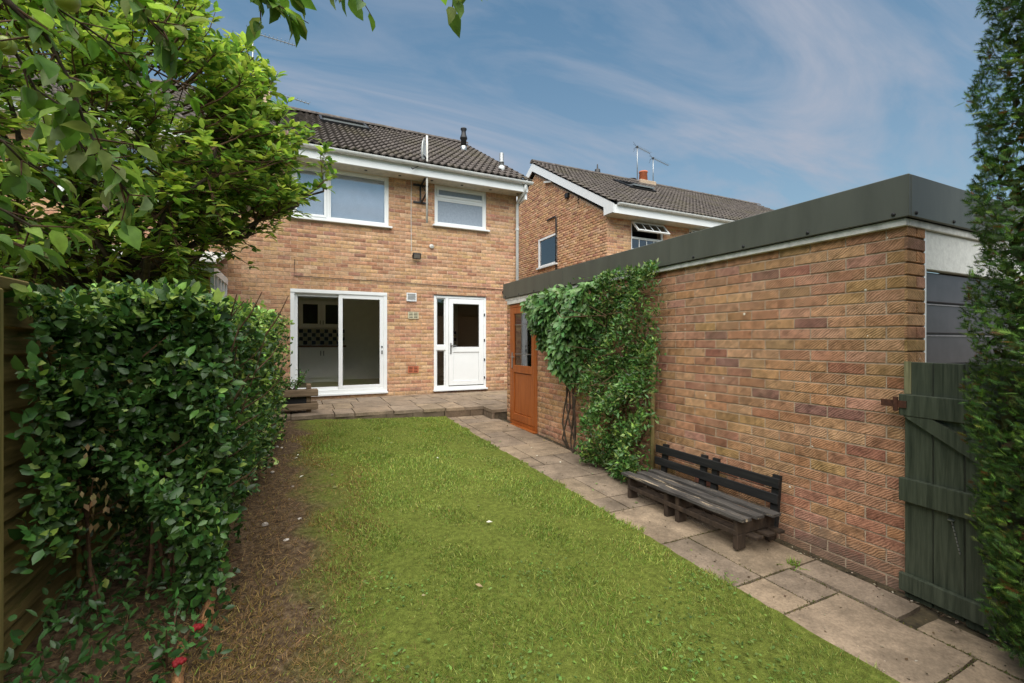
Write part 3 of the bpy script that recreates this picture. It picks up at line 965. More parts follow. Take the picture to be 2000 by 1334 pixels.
# extractor vent, air bricks, small fixings on the wall
v = MB(); ring(v, 2.09, 2.295, 2.285, 2.46, HY - .03, HY - .001, .02); v.box(2.105, 2.28, HY - .012, HY - .001, 2.30, 2.445)
v = v.build('extractor_vent', M['upvc'], house)
for k in range(5):
    z = 2.315 + k * .027
    MB().add([(2.112, HY - .03, z), (2.273, HY - .03, z), (2.273, HY - .014, z + .022), (2.112, HY - .014, z + .022)], [(0, 1, 2, 3)]).build('louvre', M['steel'], v)
for z0, nm in ((1.925, 'cream'), (.80, 'red')):
    a = MB().box(2.125, 2.34, HY - .006, HY + .02, z0, z0 + .14).build('air_brick', M['dark_room'], house)
    mt = M['tile_cream'] if nm == 'cream' else M['terracotta']
    for k in range(5): MB().box(2.122, 2.343, HY - .014, HY - .002, z0 + k * .031, z0 + k * .031 + .016).build('slat', mt, a)
    for k in range(3): MB().box(2.122 + k * .1, 2.142 + k * .1, HY - .0135, HY - .0025, z0 + .001, z0 + .139).build('upright', mt, a)
MB().lathe([(.0, 0), (.05, 0), (.05, .02), (.02, .05), (0, .05)], n=12).build('wall_outlet', M['white_paint'], house, loc=(2.62, HY - .005, 3.46), rot=(math.radians(70), 0, 0))
MB().tube([(0.005, HY - .012, 2.99), (0.0, HY - .012, 2.68), (.9, HY - .012, 2.67), (2.15, HY - .012, 2.655), (4.0, HY - .012, 2.63), (4.6, HY - .012, 2.63)], .006, 5).build('cable', M['rubber'], house)
MB().tube([(2.19, HY - .012, 4.80), (2.185, HY - .012, 4.0), (2.19, HY - .012, 3.33)], .007, 5).build('cable', M['white_paint'], house)

# eaves, gutter, downpipe
EX0, EX1 = HX0, 4.72
s = MB(); s.box(EX0, EX1, HY - .36, HY + .009, 4.80, 4.815)
sf = s.build('soffit', M['soffit'], house)
for k in range(9): MB().lathe([(0, 0), (.03, 0), (.03, .006), (0, .006)], n=10).build('soffit_vent', M['rubber'], sf, loc=(EX0 + .35 + k * .66, HY - .18, 4.793))
bevelled(MB().box(EX0, EX1, HY - .40, HY - .36, 4.785, 4.96).build('fascia_board', M['upvc'], house), .004)
prof = [(HY - .405 - .055 + .055 * math.cos(a), 4.955 + .062 * math.sin(a)) for a in [math.pi + math.pi * k / 10 for k in range(11)]]


def gutter(parent, x0, x1, ye, z, name='gutter'):
    pr = [(ye - .058 + .056 * math.cos(a), z + .06 * math.sin(a)) for a in [math.pi + math.pi * k / 10 for k in range(11)]]
    pi = [(ye - .058 + .050 * math.cos(a), z + .054 * math.sin(a)) for a in [math.pi + math.pi * k / 10 for k in range(11)]]
    loop = pr + pi[::-1]
    n = len(loop)
    g = MB().add([(x0, a, b) for a, b in loop] + [(x1, a, b) for a, b in loop],
                 [(k, (k + 1) % n, n + (k + 1) % n, n + k) for k in range(n)] + [tuple(range(11)), tuple(range(n, n + 11))[::-1]]).build(name, M['gutter'], parent)
    k = 0
    x = x0 + .3
    while x < x1:
        pb = [(ye - .058 + .062 * math.cos(a), z + .066 * math.sin(a)) for a in [math.pi + math.pi * q / 8 for q in range(9)]]
        MB().add([(x, a, b) for a, b in pb] + [(x + .035, a, b) for a, b in pb], [(q, q + 1, q + 10, q + 9) for q in range(8)]).build('bracket', M['gutter'], g)
        x += .82
    return g


gutter(house, EX0, 4.80, HY - .402, 5.0)
dp = MB().tube([(4.64, HY - .44, 4.94), (4.64, HY - .40, 4.80), (4.62, HY - .10, 4.66), (4.62, HY - .055, 4.58), (4.62, HY - .055, .35)], .034, 10).build('downpipe', M['gutter'], house, True)
for z in (4.0, 2.6, 1.2): MB().lathe([(.042, 0), (.042, .05)], (4.62, HY - .055, z), 10).build('pipe_clip', M['gutter'], dp)
MB().box(4.665, 4.72, HY - .35, HY + .02, 4.64, 4.80).build('box_end', M['upvc'], house)

# roof
RY, RZ, EY, EZ = 13.22, 7.47, HY - .47, 5.015
R0, R1 = HX0, 4.78
MB().add([(R0, EY + .03, EZ - .02), (R1 - .04, EY + .03, EZ - .02), (R1 - .04, RY, RZ - .02), (R0, RY, RZ - .02), (R1 - .04, 2 * RY - EY, EZ - .02), (R0, 2 * RY - EY, EZ - .02)],
         [(0, 1, 2, 3), (3, 2, 4, 5)]).build('roof_underlay', M['felt'], house)
SKY1 = (0.55, 1.75, 3.55, 4.55)     # roof window, x range and distance up the slope
tiled_slope(house, R0, R1, EY, EZ, RY, RZ, 300, 3, skip=lambda x, s: SKY1[0] < x < SKY1[1] and SKY1[2] < s < SKY1[3])
ridge_tiles(house, R0, R1, RY, RZ + .03)
ra = math.atan2(RZ - EZ, RY - EY)


def on_roof(ye, ze, ang, s, h=0.0):
    return (ye + s * math.cos(ang) - h * math.sin(ang), ze + s * math.sin(ang) + h * math.cos(ang))


def roof_window(parent, x0, x1, s0, s1, ye, ze, ang, tilt=0.0, pane='glass_dim'):
    w_ = bpy.data.objects.new('roof_window', None)
    fr = MB(); L_ = s1 - s0; W_ = x1 - x0
    fr.box(-.06, W_ + .06, -.06, 0, -.02, .06); fr.box(-.06, W_ + .06, L_, L_ + .06, -.02, .06)
    fr.box(-.06, 0, 0, L_, -.02, .06); fr.box(W_, W_ + .06, 0, L_, -.02, .06)
    y, z = on_roof(ye, ze, ang, s0, .03)
    f = fr.build('roof_window', M['dark_metal'], parent, loc=(x0, y, z), rot=(ang, 0, 0))
    MB().box(.01, W_ - .01, .01, L_ - .01, -.03, -.015).build('opening', M['dark_room'], f)
    sash = MB(); ring(sash, .01, W_ - .01, -L_ * .5, L_ * .5, .03, .08, .07)
    # ring lies in X-Z: turn it into the roof plane
    so = sash.build('sash', M['steel'], f, loc=(0, L_ * .5, .0), rot=(math.radians(-90) + tilt, 0, 0))
    MB().box(.075, W_ - .075, .05, .06, -L_ * .5 + .065, L_ * .5 - .065).build('pane', M[pane], so)
    return f


roof_window(house, SKY1[0] + .08, SKY1[1] - .08, SKY1[2] + .06, SKY1[3] - .08, EY, EZ, ra, tilt=-.28)
# soil vent with cowl, and clear plastic vent
y, z = on_roof(EY, EZ, ra, 3.25, .0)
fl = MB().lathe([(.075, -.15), (.075, .32), (.10, .34), (.10, .37), (.065, .47), (.06, .55), (.085, .60), (.085, .62), (.07, .63)], n=16).build('flue', M['dark_metal'], house, True, loc=(4.17, y, z))
MB().lathe([(.095, -.08), (.085, .05), (.085, .13), (.079, .135)], n=16).build('flashing_collar', M['steel'], fl, True)
MB().box(-.22, .24, -.05, .2, -.03, -.02).build('flashing', M['steel'], fl, rot=(ra, 0, 0), loc=(0, -.05, .03))
y, z = on_roof(EY, EZ, ra, .75, .0)
fl = MB().lathe([(.055, -.1), (.055, .20), (.06, .2), (.06, .22), (.05, .22), (.05, .42), (.045, .42)], n=14).build('vent_pipe', M['steel'], house, True, loc=(4.33, y, z))
MB().lathe([(.07, 0), (.07, .14), (.058, .15)], (0, 0, -.03), 14).build('flashing_collar', M['gutter'], fl, True)
reroot(house)

# floodlight and security camera
t = empty('floodlight', (2.285, HY - .02, 3.25), label='small black floodlight fixed to the brick wall between the upstairs windows', cat='floodlight')
MB().cbox(-.085, .085, -.10, -.05, -.055, .07, .008).build('lamp_body', M['dark_metal'], t, rot=(.5, 0, 0))
MB().box(-.065, .065, -.104, -.1005, -.035, .05).build('lens', M['steel'], t, rot=(.5, 0, 0))
MB().tube([(-.09, -.05, -.02), (-.07, -.02, -.07), (0, -.002, -.08), (.07, -.02, -.07), (.09, -.05, -.02)], .008, 6).build('bracket', M['dark_metal'], t)

# aerial pole with bracket and dish
t = empty('satellite_dish', (2.43, HY - .35, 3.86), label='white aerial pole on a black wall bracket with a dish seen edge-on', cat='dish')
MB().tube([(0, 0, 0), (0, 0, 1.77)], .021, 10).build('pole', M['white_paint'], t, True)
br = MB()
for z in (.50, .86):
    br.obox((-.20, .345, z), (.12, .345, z), .03, .035); br.obox((-.03, .335, z), (0, 0, z + .12), .03, .03)
br.obox((-.05, .34, .5), (-.05, .34, .86), .03, .03); br.obox((-.03, .33, .86), (.0, .02, .62), .02, .02)
br.build('bracket', M['dark_metal'], t)
dsh = MB()
dsh.lathe([(.0, .0), (.10, .006), (.2, .03), (.28, .062), (.285, .06), (.2, .024), (.1, 0.0), (0, -.006)], n=28)
dsh.build('dish', M['gutter'], t, True, loc=(-.10, .03, 1.42), rot=(math.radians(90), math.radians(0), math.radians(68)))
MB().tube([(0, 0, 1.3), (-.08, .03, 1.38)], .02, 8).build('mount', M['dark_metal'], t)
MB().tube([(-.05, .02, 1.2), (-.34, -.18, .98), (-.36, -.19, 1.0)], .01, 6).build('feed_arm', M['dark_metal'], t)
MB().tube([(0, 0, 1.05), (0, 0, 1.15)], .032, 10).build('clamp', M['dark_metal'], t)

# ------------------------------------------------------------------ kitchen seen through the glass
kt = empty('base_cabinet', (.62, 12.2, .44), label='white kitchen base cabinet with wooden worktop behind the sliding door', cat='cabinet')
MB().box(-.52, .52, .02, .6, .1, .87).build('carcass', M['kitchen'], kt); MB().box(-.5, .5, .06, .58, 0, .099).build('plinth', M['kitchen'], kt)
MB().box(-.55, .56, -.02, .61, .871, .91).build('worktop', M['worktop'], kt)
for a, b in ((-.515, -.004), (.004, .515)):
    d = MB(); d.box(a, b, 0, .019, .12, .86); d = d.build('door', M['kitchen'], kt)
    g = MB(); ring(g, a, b, .12, .86, -.012, -.0005, .075); g.build('door_rail', M['kitchen'], d)
    xx = b - .03 if a < 0 else a + .03
    MB().tube([(xx, -.03, .66), (xx, -.035, .72), (xx, -.03, .78)], .008, 6).build('handle', M['dark_metal'], d)
kt2 = empty('wall_cabinet', (.62, 12.45, 1.80), label='white glazed kitchen wall cabinet above the chequered tiles', cat='cabinet')
MB().box(-.52, .52, .02, .36, 0, .68).build('carcass', M['kitchen'], kt2)
for a, b in ((-.515, -.004), (.004, .515)):
    d = MB(); ring(d, a, b, .01, .67, -.01, .018, .085); d = d.build('door', M['kitchen'], kt2)
    MB().box(a + .085, b - .085, .0, .008, .095, .585).build('pane', M['dark_room'], d)
    xx = b - .03 if a < 0 else a + .03
    MB().tube([(xx, -.025, .08), (xx, -.03, .13), (xx, -.025, .18)], .008, 6).build('handle', M['dark_metal'], d)


def splash(name, x0, z0, nx, nz, y, label):
    e = empty(name, (x0, y, z0), label=label, cat='tiles')
    me = {}
    for kk in ('tile_dark', 'tile_cream'): me[kk] = MB().cbox(.003, .097, -.012, 0, .003, .097, .003).mesh('wall_tile', M[kk])
    for i in range(nx):
        for j in range(nz): link('wall_tile', me['tile_dark' if (i + j) % 2 else 'tile_cream'], e, (i * .1, 0, j * .1))


splash('tiled_splashback', .10, 1.37, 11, 4, 12.81, 'blue and cream chequered wall tiles above the wooden worktop')
splash('tiled_splashback', 4.0, 1.36, 3, 4, 12.81, 'small patch of chequered wall tiles seen through the back door')
tag(MB().cbox(2.02, 2.10, 10.6, 11.2, .55, 1.1, .01).build('radiator', M['kitchen']), 'white radiator on the inside wall right of the sliding door', 'radiator')

# ------------------------------------------------------------------ attached house on the left
att = empty('attached_house', (-4.0, HY, .2), label='attached brick house mostly hidden behind the magnolia at the left', cat='house')
AW = (-3.6, -1.9, 3.75, 4.80)
wall_body(att, 'x', HY + .01, .26, -6.8, HX0, .1, 4.9, [AW], M['mortar_house'])
bricks(att, 'x', HY + .011, -6.8, HX0 - .005, .2, 4.9, [AW], PAL_H, M['brick_house_o'], M['brick_house_m'], 0, seed=4)
window(att, AW[0], AW[1], 3.785, 4.8, HY, [(-3.55, -2.9, 3.835, 4.75, True), (-2.85, -1.95, 3.835, 4.75, False)])
MB().box(-6.8, HX0, HY + .6, HY + .7, .1, 4.8).build('inside_wall', M['plaster'], att)
MB().box(-6.8, HX0 - .002, HY - .36, HY + .009, 4.80, 4.815).build('soffit', M['soffit'], att)
MB().box(-6.8, HX0 - .004, HY - .40, HY - .36, 4.785, 4.96).build('fascia_board', M['upvc'], att)
gutter(att, -6.8, HX0 - .01, HY - .402, 5.0)
MB().add([(-6.9, EY + .03, EZ - .02), (R0, EY + .03, EZ - .02), (R0, RY, RZ - .02), (-6.9, RY, RZ - .02), (R0, 2 * RY - EY, EZ - .02), (-6.9, 2 * RY - EY, EZ - .02)],
         [(0, 1, 2, 3), (3, 2, 4, 5)]).build('roof_underlay', M['felt'], att)
tiled_slope(att, -6.9, R0, EY, EZ, RY, RZ, 0, 5)
ridge_tiles(att, -6.9, R0, RY, RZ + .03)
ch = MB().cbox(-1.15, -.55, RY - .3, RY + .3, RZ - .6, RZ + .28, .01).build('chimney', M['mortar_house'], att)
MB().lathe([(.12, .28), (.12, .62), (.14, .62), (.14, .68), (.1, .68)], (-.72, RY, RZ), 14).build('chimney_pot', M['terracotta'], ch, True)
reroot(att)


def yagi(name, base, h, d, n, L_, label):
    e = empty(name, base, label=label, cat='aerial')
    MB().tube([(0, 0, 0), (0, 0, h)], .018, 8).build('mast', M['steel'], e, True)
    dv = Vector(d).normalized(); pv = Vector((-dv.y, dv.x, 0))
    top = Vector((0, 0, h - .05))
    MB().tube([top - dv * .12, top + dv * L_], .012, 6).build('boom', M['steel'], e)
    el = MB()
    for k in range(n):
        c = top + dv * (L_ * k / (n - 1)) + Vector((0, 0, .012)); el.tube([c - pv * .10, c + pv * .10], .005, 4)
    el.build('elements', M['steel'], e)
    rf = MB()
    for s_ in (-1, 1):
        for q in (.10, .2): rf.tube([top - dv * .1 + Vector((0, 0, s_ * .02)), top - dv * .14 + Vector((0, 0, s_ * q)) + pv * .1], .006, 4)
    rf.build('reflector', M['dark_metal'], e)
    MB().cbox(-.03, .03, -.03, .03, h - .09, h - .01, .005).build('clamp', M['dark_metal'], e)
    return e


yagi('aerial', (-.75, RY + .1, RZ + .1), .42, (1, .25, 0), 12, 1.15, 'low television aerial just above the left roof ridge beside the magnolia')
yagi('aerial', (-.95, RY, RZ + .1), 1.75, (1, .1, 0), 12, 1.0, 'high television aerial above the chimney at the top of the magnolia')

# conservatory of the attached house
cv = empty('conservatory', (-2.4, HY - .7, .25), label='white framed conservatory showing between the magnolia and the brick corner', cat='conservatory')
for k in range(8): MB().box(-3.7 + k * .37, -3.65 + k * .37, 7.9, 7.95, .981 if 0 < k < 7 else .901, 2.449).build('post', M['upvc'], cv)
MB().box(-3.7, -1.06, 7.89, 7.96, 2.45, 2.56).build('head_rail', M['upvc'], cv)
MB().box(-3.64, -1.14, 7.89, 7.96, .9, .98).build('sill_rail', M['upvc'], cv)
for k in range(5): MB().box(-1.12, -1.07, 7.97 + k * .35, 8.02 + k * .35, .3, 2.449).build('post', M['upvc'], cv)
MB().box(-1.13, -1.06, 7.961, HY - .01, 2.45, 2.56).build('head_rail', M['upvc'], cv)
MB().box(-3.65, -1.13, 7.92, 7.93, .98, 2.45).build('pane', M['glass_dim'], cv)
MB().box(-3.7, -1.06, 7.90, 7.95, .2, .9).build('dwarf_wall', M['mortar_house'], cv)
rf = MB().add([(-3.75, 7.8, 2.56), (-1.04, 7.8, 2.56), (-1.04, HY, 2.98), (-3.75, HY, 2.98), (-3.75, 7.8, 2.60), (-1.04, 7.8, 2.60), (-1.04, HY, 3.02), (-3.75, HY, 3.02)],
              [(3, 2, 1, 0), (4, 5, 6, 7), (0, 1, 5, 4), (1, 2, 6, 5), (3, 0, 4, 7)]).build('roof', M['gutter'], cv)
reroot(cv)

# ------------------------------------------------------------------ neighbouring house behind the garage
NX, NY, NX1 = 7.56, 9.90, 19.2
nh = empty('neighbouring_house', (12, NY, 0), label='brick house with a gable end and open casement windows behind the garage', cat='house')
NW = [(8.38, 9.55, 3.4, 4.78), (10.55, 11.8, 3.4, 4.78)]
wall_body(nh, 'x', NY + .01, .25, NX + .013, NX1, 0, 4.9, NW, M['mortar_house'])
bricks(nh, 'x', NY + .011, NX, 13.5, 2.4, 4.9, NW, PAL_H, M['brick_house_o'], M['brick_house_m'], 0, seed=6)
GW = [(12.5, 13.7, 3.92, 4.93)]
wall_body(nh, 'y', NX + .01, .25, NY + .27, 17.9, 0, 4.9, GW, M['mortar_house'])
NRY, NRZ, NEY, NEZ = 13.95, 7.66, NY - .45, 5.06
# gable triangle with its own courses
MB().add([(NX + .01, NY + .0, 4.9), (NX + .01, 17.9, 4.9), (NX + .01, NRY, 7.28), (NX + .2, NY + .0, 4.9), (NX + .2, 17.9, 4.9), (NX + .2, NRY, 7.28)], [(0, 2, 1), (3, 4, 5), (0, 3, 5, 2), (1, 2, 5, 4)]).build('gable', M['mortar_house'], nh)
slp = (7.28 - 4.9) / (NRY - NY)
VV = []
random.seed(77)
bl = []
for i in range(66):
    za = 2.325 + i * .075; zb = za + .065
    ya, yb = NY + .012, 17.5
    if zb > 4.9: ya = NY + (zb - 4.9) / slp + .03; yb = 2 * NRY - ya
    u = NY - (.1125 if i % 2 else 0)
    while u < yb:
        a, b = max(u, ya), min(u + .215, yb)
        ok = b - a > .03
        for o in GW:
            if ok and zb > o[2] and za < o[3]:
                if a >= o[0] and b <= o[1]: ok = False
                elif a < o[0] < b: b = o[0]
                elif a < o[1] < b: a = o[1]
        if ok and b - a > .03: bl.append(((a + b) / 2, (za + zb) / 2, b - a, zb - za))
        u += .225
Vs, Fs, Cs = [], [], []
for q, (uc, zc, w_, h_) in enumerate(bl):
    v, f = BV[q % 8]; dp_ = .012 * random.uniform(.6, 1.4)
    Vs.append(np.stack([NX + .011 + v[:, 1] * dp_, uc - v[:, 0] * w_, zc + v[:, 2] * h_], 1)); Fs.append(f + q * 12); Cs.append(np.tile(pick(PAL_H), (12, 1)))
tag(link('brickwork', tri_mesh('brickwork', np.concatenate(Vs), np.concatenate(Fs), M['brick_house_m'], np.concatenate(Cs)), nh), kind='stuff')
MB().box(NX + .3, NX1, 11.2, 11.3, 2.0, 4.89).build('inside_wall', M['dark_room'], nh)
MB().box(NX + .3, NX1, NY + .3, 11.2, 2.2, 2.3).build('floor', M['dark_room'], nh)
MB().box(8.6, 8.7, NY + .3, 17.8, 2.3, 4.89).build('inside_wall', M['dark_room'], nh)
tag(nh, None)


def georgian(parent, x0, x1, z0, zt, z1, y, open_top):
    """casement with glazing bars below and a top-hung light swung open above"""
    mb = MB(); ring(mb, x0, x1, z0, z1, y + .03, y + .09, .05); mb.box(x0 + .05, x1 - .05, y + .031, y + .089, zt - .03, zt + .03)
    w_ = bevelled(mb.build('window', M['upvc'], parent))
    MB().box(x0 + .05, x1 - .05, y + .055, y + .062, z0 + .05, zt - .03).build('pane', M['glass_dim'], w_)
    gb = MB(); wd = (x1 - x0 - .1) / 4; a0 = x0 + .05
    for k in (1, 2, 3): gb.box(a0 + k * wd - .012, a0 + k * wd + .012, y + .045, y + .0545, z0 + .05, zt - .03)
    zz = zt - .03
    while zz - .28 > z0 + .1:
        zz -= .28; gb.box(a0, x1 - .05, y + .043, y + .0445, zz - .012, zz + .012)
    gb.build('glazing_bars', M['upvc'], w_)
    H = z1 - zt - .05
    s_ = MB(); ring(s_, 0, x1 - x0 - .02, -H, 0, -.02, .02, .05)
    s_ = s_.build('open_light', M['upvc'], w_, loc=(x0 + .01, y + .0, z1 - .02), rot=(-open_top, 0, 0))
    MB().box(.05, x1 - x0 - .07, -.004, .004, -H + .05, -.05).build('pane', M['glass_dim'], s_)
    gb = MB(); wd = (x1 - x0 - .12) / 4
    for k in (1, 2, 3): gb.box(.05 + k * wd - .012, .05 + k * wd + .012, -.014, -.005, -H + .05, -.05)
    gb.build('glazing_bars', M['upvc'], s_)
    return w_


georgian(nh, 8.38, 9.55, 3.42, 4.33, 4.78, NY, .72)
georgian(nh, 10.55, 11.8, 3.42, 4.33, 4.78, NY, .72)
# gable window
gw = MB()
y0, y1, z0, z1 = 12.5, 13.7, 3.96, 4.93
gw.box(NX - .01, NX + .07, y0, y0 + .06, z0, z1); gw.box(NX - .01, NX + .07, y1 - .06, y1, z0, z1); gw.box(NX - .01, NX + .07, y0 + .06, y1 - .06, z1 - .06, z1); gw.box(NX - .01, NX + .07, y0 + .06, y1 - .06, z0, z0 + .06)
gw = gw.build('window', M['upvc'], nh)
MB().box(NX + .03, NX + .04, y0 + .06, y1 - .06, z0 + .06, z1 - .06).build('pane', M['glass_sky'], gw)
MB().box(NX - .07, NX + .06, y0 - .05, y1 + .05, z0 - .05, z0).build('sill', M['upvc'], gw)
MB().box(NX + .1, NX + .12, y0, y1, z0, z1).build('net_curtain', M['sheet'], gw)
MB().tube([(NX - .03, 13.07, 5.45), (NX - .04, 12.52, 5.45), (NX - .04, 12.48, 5.40), (NX - .04, 12.48, 2.6)], .025, 8).build('waste_pipe', M['dark_metal'], nh, True)
MB().cbox(NX - .09, NX, 11.75, 11.9, 5.83, 5.98, .01).build('wall_bracket', M['dark_metal'], nh)
MB().tube([(NX - .02, 11.25, 5.85), (NX - .03, 11.2, 5.78), (NX - .02, 11.28, 5.6), (NX - .02, 11.22, 5.5)], .012, 5).build('cable', M['rubber'], nh)
MB().obox((NX - .05, 13.2, 6.75), (NX - .05, 12.7, 6.62), .07, .06).build('wall_light', M['white_paint'], nh)
# barge boards, soffit, fascia, gutter
na = math.atan2(NRZ - NEZ, NRY - NEY)
bb = MB(); X0 = NX - .12
for sgn in (1, -1):
    ya, yb = NEY + .03, NRY
    if sgn < 0: ya, yb = 2 * NRY - ya, NRY
    za, zb = NEZ - .03, NRZ - .03
    q = [(X0, ya, za), (X0, yb, zb), (X0, yb, zb - .27), (X0, ya, za - .24)]
    q2 = [(X0 + .025, b, c) for a, b, c in q]
    b_ = MB().add(q + q2, [(0, 3, 2, 1) if sgn > 0 else (0, 1, 2, 3), (4, 5, 6, 7) if sgn > 0 else (7, 6, 5, 4), (0, 1, 5, 4), (3, 2, 6, 7), (0, 4, 7, 3)])
    b_.build('barge_board', M['upvc'], nh)
MB().add([(X0 + .001, NEY + .03, NEZ - .25), (X0 + .001, NY + .0, NEZ - .25), (X0 + .001, NY, NEZ + .0), (X0 + .026, NEY + .03, NEZ - .25), (X0 + .026, NY, NEZ - .25), (X0 + .026, NY, NEZ)], [(0, 2, 1), (3, 4, 5), (0, 1, 4, 3)]).build('box_end', M['upvc'], nh)
MB().box(X0 + .03, NX1, NEY + .06, NY + .009, 4.79, 4.805).build('soffit', M['soffit'], nh)
MB().box(X0 + .03, NX1, NEY + .02, NEY + .06, 4.785, 5.0).build('fascia_board', M['upvc'], nh)
gutter(nh, X0 + .1, NX1, NEY + .018, 5.04)
MB().add([(X0 + .03, NEY + .03, NEZ - .02), (NX1, NEY + .03, NEZ - .02), (NX1, NRY, NRZ - .02), (X0 + .03, NRY, NRZ - .02), (NX1, 2 * NRY - NEY, NEZ - .02), (X0 + .03, 2 * NRY - NEY, NEZ - .02)],
         [(0, 1, 2, 3), (3, 2, 4, 5)]).build('roof_underlay', M['felt'], nh)
SKY2 = (10.2, 11.3, 3.0, 4.2)
tiled_slope(nh, X0 - .02, NX1, NEY, NEZ, NRY, NRZ, 300, 8, skip=lambda x, s: SKY2[0] < x < SKY2[1] and SKY2[2] < s < SKY2[3])
ridge_tiles(nh, X0 - .02, NX1, NRY, NRZ + .03)
roof_window(nh, SKY2[0] + .08, SKY2[1] - .08, SKY2[2] + .07, SKY2[3] - .08, NEY, NEZ, na, tilt=-.35, pane='frosted')
ch = MB().cbox(12.1, 12.9, NRY - .2, NRY + .4, NRZ - .5, NRZ + .10, .02).build('chimney', M['mortar_garage'], nh)
MB().lathe([(.17, .10), (.15, .42), (.17, .43), (.17, .48), (.13, .48)], (12.4, NRY, NRZ), 16).build('chimney_pot', M['terracotta'], ch, True)
MB().lathe([(.1, .0), (.1, .1), (.2, .12), (.18, .16), (.05, .18)], (11.9, NRY + .1, NRZ - .02), 14).build('chimney_cowl', M['dark_metal'], ch, True)
MB().lathe([(.12, 0), (.1, .3), (.03, .32), (.02, .5)], (10.35, NRY + .2, NRZ), 10).build('ridge_finial', M['dark_metal'], nh, True)
reroot(nh)
yagi('aerial', (12.1, NRY, NRZ + .1), 1.35, (1, .45, .12), 11, 1.2, 'left of two tall aerials on the neighbouring chimney')
yagi('aerial', (13.0, NRY + .1, NRZ), 1.2, (1, .3, .02), 11, 1.2, 'right of two tall aerials beside the neighbouring chimney')

# ------------------------------------------------------------------ garage
GX, GY0, GY1, GXE = 3.229, 1.415, 6.96, 6.0
gar = empty('garage', (4.6, 4.2, 0), label='long flat-roofed brick garage with green-grey fascia beside the path', cat='garage')
GD = (5.90, 6.82, 0.0, 2.13)
wall_body(gar, 'y', GX + .01, .10, GY0 + .0, GY1, -.15, 2.14, [GD], M['mortar_garage'])
bricks(gar, 'y', GX + .011, GY0 - .012, GY1, -.105, 2.145, [GD], PAL_G, M['brick_garage_o'], M['brick_garage_m'], 300, seed=2)
# near pier beside the up-and-over door
wall_body(gar, 'x', GY0 - .0, .09, GX + .112, GX + .20, -.15, 2.14, [], M['mortar_garage'], 'pier')
random.seed(31)
for i in range(30):
    z = -.105 + i * .075
    for (a, b) in (((GX - .001, GX + .103), (GX + .113, GX + .205)) if i % 2 else ((GX - .001, GX + .205),)):
        v, f = BV[i % 8]
        if not i: continue
        p = np.stack([(a + b) / 2 + v[:, 0] * (b - a), GY0 + .001 + v[:, 1] * .0135, z + .0325 + v[:, 2] * .065], 1)
        me = bpy.data.meshes.new('brick'); me.from_pydata(p.tolist(), [], f.tolist()); me.materials.append(M['brick_garage_o'])
        o = link('brick', me, gar); c = pick(PAL_G); o.color = (c[0], c[1], c[2], 1)
MB().box(GX + .12, GXE, GY1 - .1, GY1, -.15, 2.14).build('back_wall', M['mortar_garage'], gar)
MB().box(GXE - .1, GXE, GY0 + .1, GY1 - .11, -.15, 2.14).build('side_wall', M['mortar_garage'], gar)
MB().box(GX + .12, GXE - .11, GY0 + .1, GY1 - .11, -.12, -.02).build('floor', M['stone'], gar)
# roof edge
f_ = MB().cbox(GX - .055, GX - .035, GY0 - .045, GY1 + .03, 2.17, 2.415, .004)
f_ = f_.build('fascia', M['fascia'], gar)
for yy in (3.22, 5.1): MB().box(GX - .0575, GX - .0552, yy, yy + .06, 2.172, 2.413).build('sheet_lap', M['fascia'], f_)
f2 = MB().cbox(GX - .034, GXE + .05, GY0 - .046, GY0 - .026, 2.17, 2.414, .004).build('fascia', M['fascia'], gar)
MB().cbox(GX - .034, GXE + .05, GY1 + .01, GY1 + .03, 2.17, 2.414, .004).build('fascia', M['fascia'], gar)
MB().box(GX - .034, GXE + .05, GY0 - .025, GY1 + .009, 2.30, 2.395).build('roof', M['felt'], gar)
bolt = MB().lathe([(.0, 0), (.011, 0), (.011, .005), (.005, .009), (0, .009)], n=8).mesh('bolt', M['rubber'])
for k in range(12): link('bolt', bolt, f_, (GX - .055, GY0 + .03 + k * .495, 2.195), (0, math.radians(-90), 0))
for k in range(6): link('bolt', bolt, f2, (GX + .02 + k * .45, GY0 - .046, 2.195), (math.radians(90), 0, 0))
MB().cbox(GX - .03, GX + .008, GY0 - .02, GY1, 2.125, 2.168, .003).build('white_trim', M['white_paint'], gar)
MB().cbox(GX + .009, GXE, GY0 - .022, GY0 + .02, 2.125, 2.168, .003).build('white_trim', M['white_paint'], gar)
# up-and-over door in the near end
gd = MB(); gd.box(GX + .207, GX + .235, GY0 - .006, GY0 + .09, -.1, 2.124); gd.build('door_frame', M['upvc'], gar)
MB().cbox(GX + .236, GXE, GY0 - .004, GY0 + .05, 1.89, 2.124, .004).build('lintel_board', simple('flaking_white', srgb(222, 222, 216), 0.6, 0.08, 30, bmp=.3), gar)
gp = simple('garage_door_paint', srgb(74, 69, 74), 0.38, 0.14, 8)
lip = simple('panel_lip', srgb(150, 146, 150), .5, .2, 30)
gdoor = MB().box(GX + .24, GXE, GY0 + .045, GY0 + .06, -.1, 1.885).build('garage_door', gp, gar)
for k in range(10): MB().cbox(GX + .242, GXE - .01, GY0 + .022, GY0 + .044, 1.885 - .195 * (k + 1) + .006, 1.885 - .195 * k - .004, .006).build('panel', gp, gdoor)
for k in range(1, 10): MB().box(GX + .244, GXE - .012, GY0 + .016, GY0 + .0225, 1.885 - .195 * k - .012, 1.885 - .195 * k - .006).build('panel_lip', lip, gdoor)
